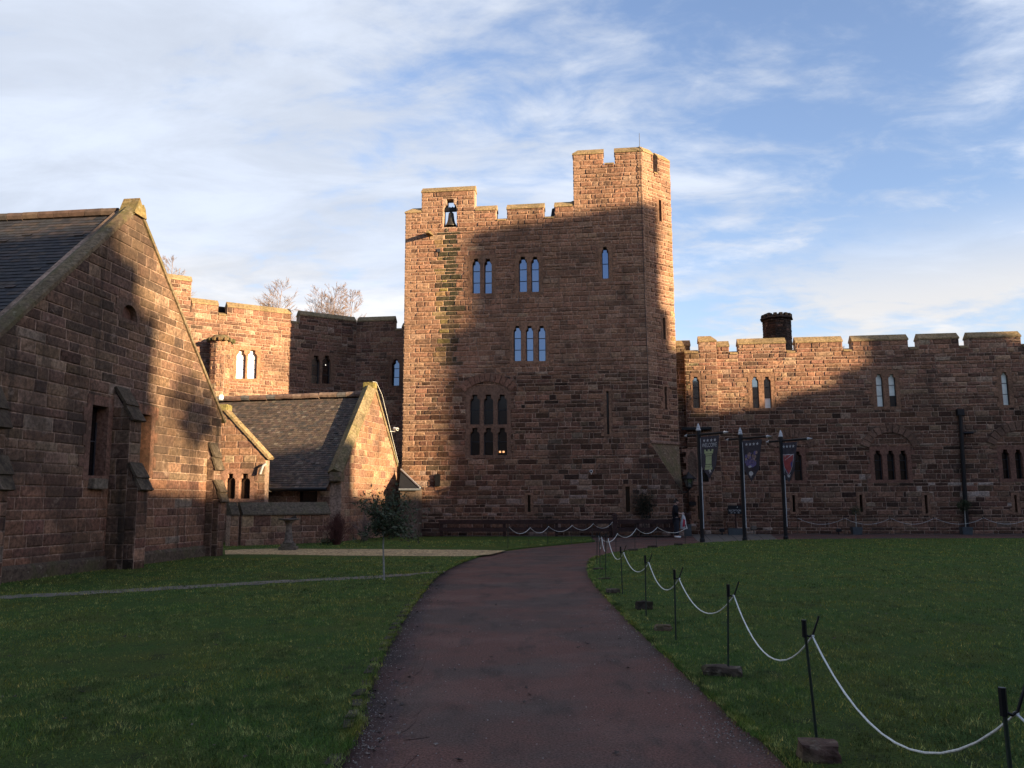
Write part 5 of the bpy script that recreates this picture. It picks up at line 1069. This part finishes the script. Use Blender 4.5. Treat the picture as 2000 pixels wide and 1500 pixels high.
m = MB(); m.lathe([(.19, .22), (.2, .27), (.15, .3), (.15, .36), (.125, .5), (.1, .7), (.09, .85), (.12, .92), (.15, .97), (.2, 1.01)], 16, (sdl.x, sdl.y, LZ), 0, (.2, .185, .16)); m.build('shaft', 'sundial', sd_, True)
m = MB(); m.lathe([(.18, 1.0), (.36, 1.04), (.37, 1.075), (.1, 1.08)], 18, (sdl.x, sdl.y, LZ), 0, (.15, .15, .15)); m.build('dial', 'sundial', sd_)
m = MB(); m.add([V((sdl.x, sdl.y, LZ+1.08))+V(v) for v in ((.02, .01, 0), (.26, .03, 0), (.22, .03, .13), (.02, -.01, 0), (.26, .01, 0), (.22, .01, .13))], [(0, 1, 2), (3, 5, 4), (0, 3, 4, 1), (1, 4, 5, 2), (0, 2, 5, 3)]); m.build('gnomon', 'bronze', sd_)

# ================================================================== PERSON
PB = G(1321, 1050.5); PB = V((atY(1321, 1050, 38.6).x, 38.6, 0))
psn = thing('person', PB, 'person in black hoodie and dark trousers standing and looking at a phone', 'person', None, False)
def skin(name, joints, edges, mat, parent, lv=2, root=0):
    me = bpy.data.meshes.new(name); me.from_pydata([j[0] for j in joints], edges, []); o = bpy.data.objects.new(name, me); COL.objects.link(o)
    md = o.modifiers.new('skin', 'SKIN'); md.use_smooth_shade = True
    for v, j in zip(me.skin_vertices[0].data, joints): r = j[1]; v.radius = r if isinstance(r, tuple) else (r, r)
    me.skin_vertices[0].data[root].use_root = True
    o.modifiers.new('sub', 'SUBSURF').levels = lv; o.modifiers['sub'].render_levels = lv
    nm = bpy.data.meshes.new_from_object(o.evaluated_get(bpy.context.evaluated_depsgraph_get())); nm.materials.append(M[mat]); nm.name = name
    bpy.data.objects.remove(o); bpy.data.meshes.remove(me); a = nm.attributes.new('tint', 'FLOAT_COLOR', 'FACE'); r = bpy.data.objects.new(name, nm); COL.objects.link(r); r.parent = parent; return r
# faces +X; one continuous body from head to feet
J = [((0, 0, .93), .095), ((-.02, 0, 1.12), .09), ((-.03, 0, 1.34), (.105, .085)), ((0.0, 0, 1.47), .06), ((.035, 0, 1.53), .055), ((.06, 0, 1.60), .088), ((.075, 0, 1.67), .085),      # 0-6
     ((-.02, .18, 1.40), .06), ((-.03, .22, 1.14), .045), ((.21, .14, 1.08), .034), ((.27, .1, 1.10), .03), ((-.02, -.18, 1.40), .06), ((-.03, -.22, 1.14), .045), ((.22, -.13, 1.08), .034), ((.28, -.09, 1.10), .03),  # 7-14
     ((0, .1, .88), .095), ((.02, .1, .5), .062), ((-.02, .1, .09), .042), ((0, -.1, .88), .095), ((.03, -.1, .5), .062), ((.02, -.1, .09), .042), ((.12, .1, .045), .035), ((.16, -.1, .045), .035)]
Ed = [(0, 1), (1, 2), (2, 3), (3, 4), (4, 5), (5, 6), (2, 7), (7, 8), (8, 9), (9, 10), (2, 11), (11, 12), (12, 13), (13, 14), (0, 15), (15, 16), (16, 17), (0, 18), (18, 19), (19, 20), (17, 21), (20, 22)]
skin('body', J, Ed, 'skin', psn)
m = MB(); m.tube([(.145, 0, 1.625), (.178, 0, 1.595), (.15, 0, 1.585)], [.012, .02, .012], 6); m.tube([(.14, -.03, 1.55), (.155, 0, 1.548), (.14, .03, 1.55)], .008, 5); m.build('nose_and_lips', 'skin', psn, True)
m = MB()
for y in (-.032, .032): m.lathe([(0, -.01), (.011, 0), (0, .01)], 6, (.138, y, 1.632))
m.build('eyes', 'hair', psn, True)
m = MB()
for y in (-.092, .092): m.tube([(.055, y, 1.585), (.045, y*1.05, 1.615), (.06, y, 1.64)], .014, 6)
m.build('ears', 'skin', psn, True)
skin('hair', [((.03, 0, 1.665), .092), ((.075, 0, 1.72), .078), ((.12, 0, 1.70), .055), ((-.012, 0, 1.61), .06)], [(0, 1), (1, 2), (0, 3)], 'hair', psn)
skin('hoodie', [((0, 0, .82), (.19, .17)), ((-.02, 0, 1.12), (.19, .17)), ((-.035, 0, 1.33), (.215, .16)), ((-.01, 0, 1.45), .095), ((-.085, 0, 1.46), .075), ((-.02, .18, 1.40), .105), ((-.03, .225, 1.13), .088), ((.10, .19, 1.09), .07), ((-.02, -.18, 1.40), .105), ((-.03, -.225, 1.13), .088), ((.10, -.185, 1.09), .07)], [(0, 1), (1, 2), (2, 3), (3, 4), (2, 5), (5, 6), (6, 7), (2, 8), (8, 9), (9, 10)], 'hoodie', psn)
skin('trousers', [((0, 0, .92), .17), ((0, .1, .82), .14), ((.02, .1, .5), .11), ((-.02, .1, .09), .09), ((0, -.1, .82), .14), ((.03, -.1, .5), .11), ((.02, -.1, .09), .09)], [(0, 1), (1, 2), (2, 3), (0, 4), (4, 5), (5, 6)], 'trousers', psn)
for x, y in ((-.03, .1), (.01, -.1)): skin('shoe', [((x-.04, y, .055), .052), ((x+.08, y, .05), .05), ((x+.19, y, .042), .04)], [(0, 1), (1, 2)], 'white', psn)
def hand(side):
    w = V((.28, -.09*side, 1.10)); Jh = [((w.x, w.y, w.z), .026), ((w.x+.05, w.y*.8, w.z+.005), .032)]; Eh = [(0, 1)]
    for k in range(4):
        y = w.y*.8+(k-1.5)*.018; i = len(Jh); Jh += [((w.x+.085, y, w.z+.01), .011), ((w.x+.115-.004*abs(k-1.5), y, w.z-.005), .009), ((w.x+.125, y, w.z-.03), .008)]; Eh += [(1, i), (i, i+1), (i+1, i+2)]
    i = len(Jh); Jh += [((w.x+.05, w.y*.8+.035*side, w.z+.03), .012), ((w.x+.085, w.y*.8+.03*side, w.z+.045), .009)]; Eh += [(1, i), (i, i+1)]; skin('hand', Jh, Eh, 'skin', psn, 1)
hand(1); hand(-1)
ph_ = MB(); ph_.box((0, 0, 0), (.07, .036, .006), 0, 0, (1, 1, 1), .004); pho = thing('phone', PB+V((.40, 0, 1.135)), 'dark phone held in both hands by the standing person', 'phone', None, False); ph_.build('case', 'black', pho); m = MB(); m.box((0, 0, .0075), (.062, .031, .001)); m.build('screen', 'grey', pho); pho.rotation_euler = (0, rad(-18), 0)
bag = thing('bag', PB+V((.33, -.1, .4)), 'white and red cloth bag hanging from the arm of the person', 'bag', None, False); m = MB(); vs = []; fs = []
NB = 9
for k in range(NB):
    z = .62-.62*k/(NB-1); w = .05+.12*(k/(NB-1))**.7; d = .03+.06*sin(pi*min(1, k/(NB-1)*.9)); vs += [(w*cos(a)*(1+.12*sin(3*a+k)), d*sin(a), z) for a in [2*pi*i/12 for i in range(12)]]
fs = [(k*12+i, k*12+(i+1) % 12, k*12+12+(i+1) % 12, k*12+12+i) for k in range(NB-1) for i in range(12)]+[tuple(range((NB-1)*12, NB*12))]
m.add(vs, fs); m.build('cloth', 'offwhite', bag, True); m = MB(); m.add([(x, -.105-.0*z, z) for x, z in ((-.07, .1), (.04, .12), (.06, .42), (-.03, .46))], [(0, 1, 2, 3)]); m.add([(x, -.098, z) for x, z in ((-.07, .1), (.04, .12), (.06, .42), (-.03, .46))], [(3, 2, 1, 0)]); m.build('red_panel', 'red', bag); m = MB(); m.tube([(-.03, 0, .6), (-.04, 0, .7), (0, .05, .74), (.03, 0, .7), (.02, 0, .6)], .012, 6); m.build('handle', 'white', bag)

# ================================================================== TREES AND SHRUBS
tb_ = G(750, 1133, LZ); tr = thing('small_tree', (tb_.x, tb_.y, LZ), 'small round headed evergreen tree with thin pale trunk on the left lawn', 'tree'); m = MB(); B0 = V((tb_.x, tb_.y, LZ)); fk_ = B0+V((-.02, 0, .98)); m.tube([B0, B0+V((-.012, 0, .35)), B0+V((-.03, .01, .7)), fk_], [.022, .018, .017, .017], 7); m.build('trunk', 'palebark', tr)
m = MB(); lv = MB(); rnd = random.Random(4)
for k in range(34):
    a = rnd.uniform(0, 2*pi); el = rnd.uniform(-.15, 1.4); R_ = rnd.uniform(.42, .88)*(1 if rnd.random() < .85 else 1.12); e = fk_+V((.07+cos(a)*cos(el)*R_*.95, sin(a)*cos(el)*R_*.85, .02+sin(el)*R_*.98 - .06*cos(el)))
    mid = fk_.lerp(e, .5)+V((rnd.gauss(0, .05), rnd.gauss(0, .05), .07)); m.tube([fk_+V((0, 0, rnd.uniform(-.12, .08))), mid, e], [.011, .008, .003], 5)
    for j in range(80):
        t = rnd.uniform(.3, 1.1); p = (mid.lerp(e, (t-.5)*2) if t > .5 else fk_.lerp(mid, t*2))+V((rnd.gauss(0, .075), rnd.gauss(0, .075), rnd.gauss(0, .07))); d = V((rnd.gauss(0, 1), rnd.gauss(0, 1), rnd.gauss(.1, .7))).normalized(); u = d.orthogonal().normalized(); s_ = rnd.uniform(.06, .11); q = d.cross(u)*s_*.1
        lv.add([p, p+d*s_*.5+u*s_*.2+q, p+d*s_, p+d*s_*.5-u*s_*.2+q], [(0, 1, 2), (0, 2, 3)], 0, rnd.choice(LC_))
m.build('branches', 'bark', tr); lv.build('crown', 'leaf', tr)
def twiggy(c, h, w, n, label, mat, name='bare_shrub', r=.006, rnd=random.Random(8)):
    t = thing(name, (c.x, c.y, c.z), label, 'shrub'); m = MB()
    for k in range(n):
        a = rnd.uniform(0, 2*pi); sp_ = abs(rnd.gauss(0, .5)); e = c+V((cos(a)*w*sp_, sin(a)*w*sp_*.8, h*rnd.uniform(.55, 1)*(1-.25*sp_))); s0_ = c+V((cos(a)*.12*rnd.random(), sin(a)*.12*rnd.random(), 0)); md = s0_.lerp(e, .5)+V((rnd.gauss(0, .05), rnd.gauss(0, .05), .05)); m.tube([s0_, md, e], [r, r*.8, r*.4], 3)
        for j in range(3): q = md.lerp(e, rnd.random()); m.tube([q, q+V((rnd.gauss(0, .12), rnd.gauss(0, .1), rnd.uniform(.05, .25)))], [r*.6, r*.3], 3)
    m.build('stems', mat, t); return t
twiggy(G(657, 1064, LZ), 1.3, .85, 300, 'bare reddish brown twiggy shrub against the garden wall', 'redtwig')
tw2 = twiggy(G(712, 1056, LZ), 1.25, .7, 60, 'sparse tan stemmed shrub at the foot of the lodge gable', 'twig', r=.01)
c_ = FT.P(FT.px(1258, 1000, .25)[0], 1.55, .3); ivy = thing('climbing_shrub', FT.P(FT.px(1258, 1000, .25)[0], 0, .3), 'dark climbing shrub growing up the tower foot right of a slit window', 'shrub'); m = MB(); leaves(m, c_, (.62, .25, .85), 1500, .09, [(.022, .026, .015), (.03, .034, .02), (.04, .038, .026)], 1, .3, 5); m.build('foliage', 'leaf', ivy)
m = MB()
for k in range(7): m.tube([FT.P(FT.px(1258, 1000)[0]+.05*k-.15, 0, .2), c_+V((random.gauss(0, .3), 0, random.uniform(-.4, .6)))], [.02, .008], 5)
m.build('stems', 'bark', ivy)
c_ = G(640, 1064, LZ); fern = thing('low_plant', c_, 'low dark leafy plant at the base of the reddish shrub', 'plant'); m = MB(); leaves(m, (c_.x, c_.y, .18), (.5, .3, .16), 260, .1, LC_[:3], 1, .2, 9); m.build('foliage', 'leaf', fern)
def bare_tree(px, ytop, Y, label, seed, spread=1.0, stems=1, up=.75):
    rnd = random.Random(seed); top = atY(px, ytop, Y); t = thing('bare_tree', (top.x, Y, 0), label, 'tree', 'bare birches behind the castle walls'); m = MB(); m2 = MB(); H = top.z
    def grow(p, d, L, r, lev):
        q = p+d*L; (m if lev < 2 else m2).tube([p, p.lerp(q, .5)+V((rnd.gauss(0, .03), rnd.gauss(0, .03), 0))*L, q], [r, r*.85, r*.65], 5 if lev < 2 else 3, caps=False)
        if lev >= 5: return
        for k in range(rnd.choice((2, 3, 3)) if lev < 4 else 3):
            dd = (d+V((rnd.gauss(0, .42), rnd.gauss(0, .42), rnd.gauss(.08, .2)))*spread).normalized(); grow(p.lerp(q, rnd.uniform(.35, 1.0)), dd, L*rnd.uniform(.6, .82), max(r*.55, .009), lev+1)
    for s_ in range(stems):
        b0 = V((top.x+(s_-(stems-1)/2)*1.1, Y+rnd.uniform(-.5, .5), 0)); hh = H*rnd.uniform(.93, 1.0) if s_ else H; path = [b0]+[b0+V((rnd.gauss(0, .12), rnd.gauss(0, .12), hh*k/8)) for k in range(1, 9)]; m.tube(path, [.17*(1-k/8.6) for k in range(9)], 7)
        for k in range(72):
            f = rnd.uniform(.52, .97); i = min(7, int(f*8)); p = path[i].lerp(path[i+1], f*8-i); a = rnd.uniform(0, 2*pi); grow(p, V((cos(a)*.75, sin(a)*.75, up)).normalized(), (1.12-f)*H*.2*spread, .03*(1.15-f), 2)
    m.build('trunk', 'twig', t); m2.build('twigs', 'twig', t)
bare_tree(552, 549, 62, 'bare birch top showing over the left half of the curtain wall', 3, .95); bare_tree(642, 562, 64, 'broad multi stemmed bare birch above the shaded curtain wall', 5, 1.0, 2); bare_tree(690, 566, 66, 'narrow bare birch top nearest the tower', 9, .8); bare_tree(338, 500, 60, 'bare birch twigs peeping over the chapel gable edge', 12, .8); bare_tree(1656, 672, 62, 'wispy bare treetop showing in a gap of the right battlements', 15, .6)

# ================================================================== FALLEN LEAVES, GRASS
def leaf_proto(col, s):
    m = MB(); pts = star(0, 0, s); k = [(x*random.uniform(.8, 1.2), y*random.uniform(.7, 1.2)) for x, y in pts]; n = len(k); m.add([(x, y, .006+.3*s*random.random()) for x, y in k]+[(0, 0, .004)], [(i, (i+1) % n, n) for i in range(n)], 0, col); o = m.build('fallen_leaf', 'dryleaf'); return o
protos = [leaf_proto(c, s) for c, s in (((.15, .12, .10), .035), ((.075, .055, .043), .04), ((.2, .175, .15), .03), ((.055, .042, .035), .045))]
nl = 0
def drop(p, label, grp):
    global nl
    o = protos[nl % 4] if nl < 4 else protos[nl % 4].copy()
    if nl >= 4: COL.objects.link(o)
    nl += 1; o.location = p; o.rotation_euler = (random.gauss(0, .2), random.gauss(0, .2), random.uniform(0, 6)); k = random.uniform(.4, .85); o.scale = (k, k, k); tag(o, label, 'leaf', grp)
LEp = [p for p in LE if 5 < p.y < 17]
for k in range(105):
    p = random.choice(LEp); drop((p.x+.05+abs(random.gauss(0, .16)), p.y+random.uniform(-.3, .3), .004), 'withered brown leaf in the wet gutter along the left edge of the drive', 'fallen leaves in the gutter')
for k in range(34): drop((random.uniform(-.6, 1.5), random.uniform(5.2, 14), .004), 'withered leaf lying out on the middle of the red drive', 'fallen leaves on the drive')
for k in range(40): drop((random.uniform(-6, -1.6), random.uniform(5, 13), LZ+.015), 'withered leaf lying in the grass of the left lawn', 'fallen leaves on the left lawn')
for k in range(22): drop((random.uniform(2.4, 6), random.uniform(5, 14), LZ+.015), 'withered leaf lying in the grass of the right lawn', 'fallen leaves on the right lawn')
gm_ = MB()
for k in range(2600):
    f = random.random()
    if f < .45: p = random.choice(LEp); q = V((p.x+.04+abs(random.gauss(0, .14)), p.y+random.uniform(-.3, .3), 0))
    elif f < .8: p = random.choice([r for r in RE if 5 < r.y < 14]); q = V((p.x-.02-abs(random.gauss(0, .16)), p.y+random.uniform(-.3, .3), 0))
    else: q = V((random.uniform(-.9, 1.6), random.uniform(5, 13), 0))
    s_ = random.uniform(.003, .010); c = random.choice(((.2, .17, .15), (.12, .1, .09), (.09, .06, .05), (.28, .25, .22))); a = random.uniform(0, 6); gm_.add([q+V((cos(a)*s_, sin(a)*s_, .003)), q+V((cos(a+2.1)*s_, sin(a+2.1)*s_, .003)), q+V((cos(a+4.2)*s_, sin(a+4.2)*s_, .003)), q+V((0, 0, .004+s_*.8))], [(0, 1, 3), (1, 2, 3), (2, 0, 3)], 0, c)
tag(gm_.build('grit', 'dryleaf'), 'loose grit and crumbs strewn along the edges of the red drive', 'grit', None, 'stuff')
def inside(poly, X, Y):
    x = np.array([p[0] for p in poly]); y = np.array([p[1] for p in poly]); r = np.zeros(len(X), bool); j = len(x)-1
    for i in range(len(x)):
        c = ((y[i] > Y) != (y[j] > Y)) & (X < (x[j]-x[i])*(Y-y[i])/(y[j]-y[i]+1e-12)+x[i]); r ^= c; j = i
    return r
def grass(name, poly, label, n, edge):
    D = 4.6*np.exp(RNG.random(n)*np.log(36/4.6)); A = RNG.uniform(-.72, .72, n); X, Y = D*np.tan(A)*.95, D
    k = inside(poly, X, Y); k &= ~((Y > 25.2) & (Y < 30.5) & (X < -.2) & (X > -10.2)); X, Y = X[k], Y[k]
    pn = np.array([noise.noise((x*.9, y*.9, 7.7))+.6*noise.noise((x*2.7, y*2.7, 3.1)) for x, y in zip(X, Y)]); k = (pn > -.42) | (RNG.random(len(X)) < .35); X, Y, pn = X[k], Y[k], pn[k]
    ex = np.array([p.x for p in edge if 4 < p.y < 25]); ey = np.array([p.y for p in edge if 4 < p.y < 25]); idx = RNG.integers(0, len(ex), 9000); X = np.r_[X, ex[idx]+RNG.normal(0, .03, 9000)]; Y = np.r_[Y, ey[idx]+RNG.uniform(-.35, .35, 9000)]
    m = len(X); far = np.clip(Y/9, 1, 3.2); pn = np.r_[pn, RNG.uniform(-.9, .5, m-len(pn))]; h = RNG.uniform(.014, .034, m)*(1+.55*np.clip(pn, -.8, 1))*(.8+.2*far); w = RNG.uniform(.0022, .0042, m)*far**1.1; a = RNG.uniform(0, 2*np.pi, m); ln = RNG.uniform(.2, 1.1, m)*h; la = RNG.uniform(0, 2*np.pi, m)
    co = np.zeros((m, 3, 3), np.float32); co[:, 0] = np.c_[X-np.cos(a)*w, Y-np.sin(a)*w, np.full(m, LZ-.004)]; co[:, 1] = np.c_[X+np.cos(a)*w, Y+np.sin(a)*w, np.full(m, LZ-.004)]; co[:, 2] = np.c_[X+np.cos(la)*ln, Y+np.sin(la)*ln, LZ+h]
    me = bpy.data.meshes.new(name); me.vertices.add(3*m); me.vertices.foreach_set('co', co.ravel()); me.loops.add(3*m); me.loops.foreach_set('vertex_index', np.arange(3*m, dtype=np.int32)); me.polygons.add(m); me.polygons.foreach_set('loop_start', np.arange(0, 3*m, 3, dtype=np.int32)); me.polygons.foreach_set('loop_total', np.full(m, 3, np.int32)); me.materials.append(M['blade']); me.update()
    t = RNG.uniform(.55, 1.35, m)[:, None]*np.array([[1, 1, 1]]); dry = RNG.random(m) < .06; t[dry] = np.array([2.4, 1.6, 1.5]); a_ = me.attributes.new('tint', 'FLOAT_COLOR', 'FACE'); a_.data.foreach_set('color', np.c_[t, np.ones(m)].astype(np.float32).ravel())
    o = bpy.data.objects.new(name, me); COL.objects.link(o); return tag(o, label, 'grass', None, 'stuff')
grass('grass', lawn_l, 'short mown winter grass of the left lawn', 330000, LE); grass('grass', lawn_r, 'short mown winter grass of the right lawn', 300000, RE)
for o in list(bpy.data.objects):
    if 'wl' in o: del o['wl']
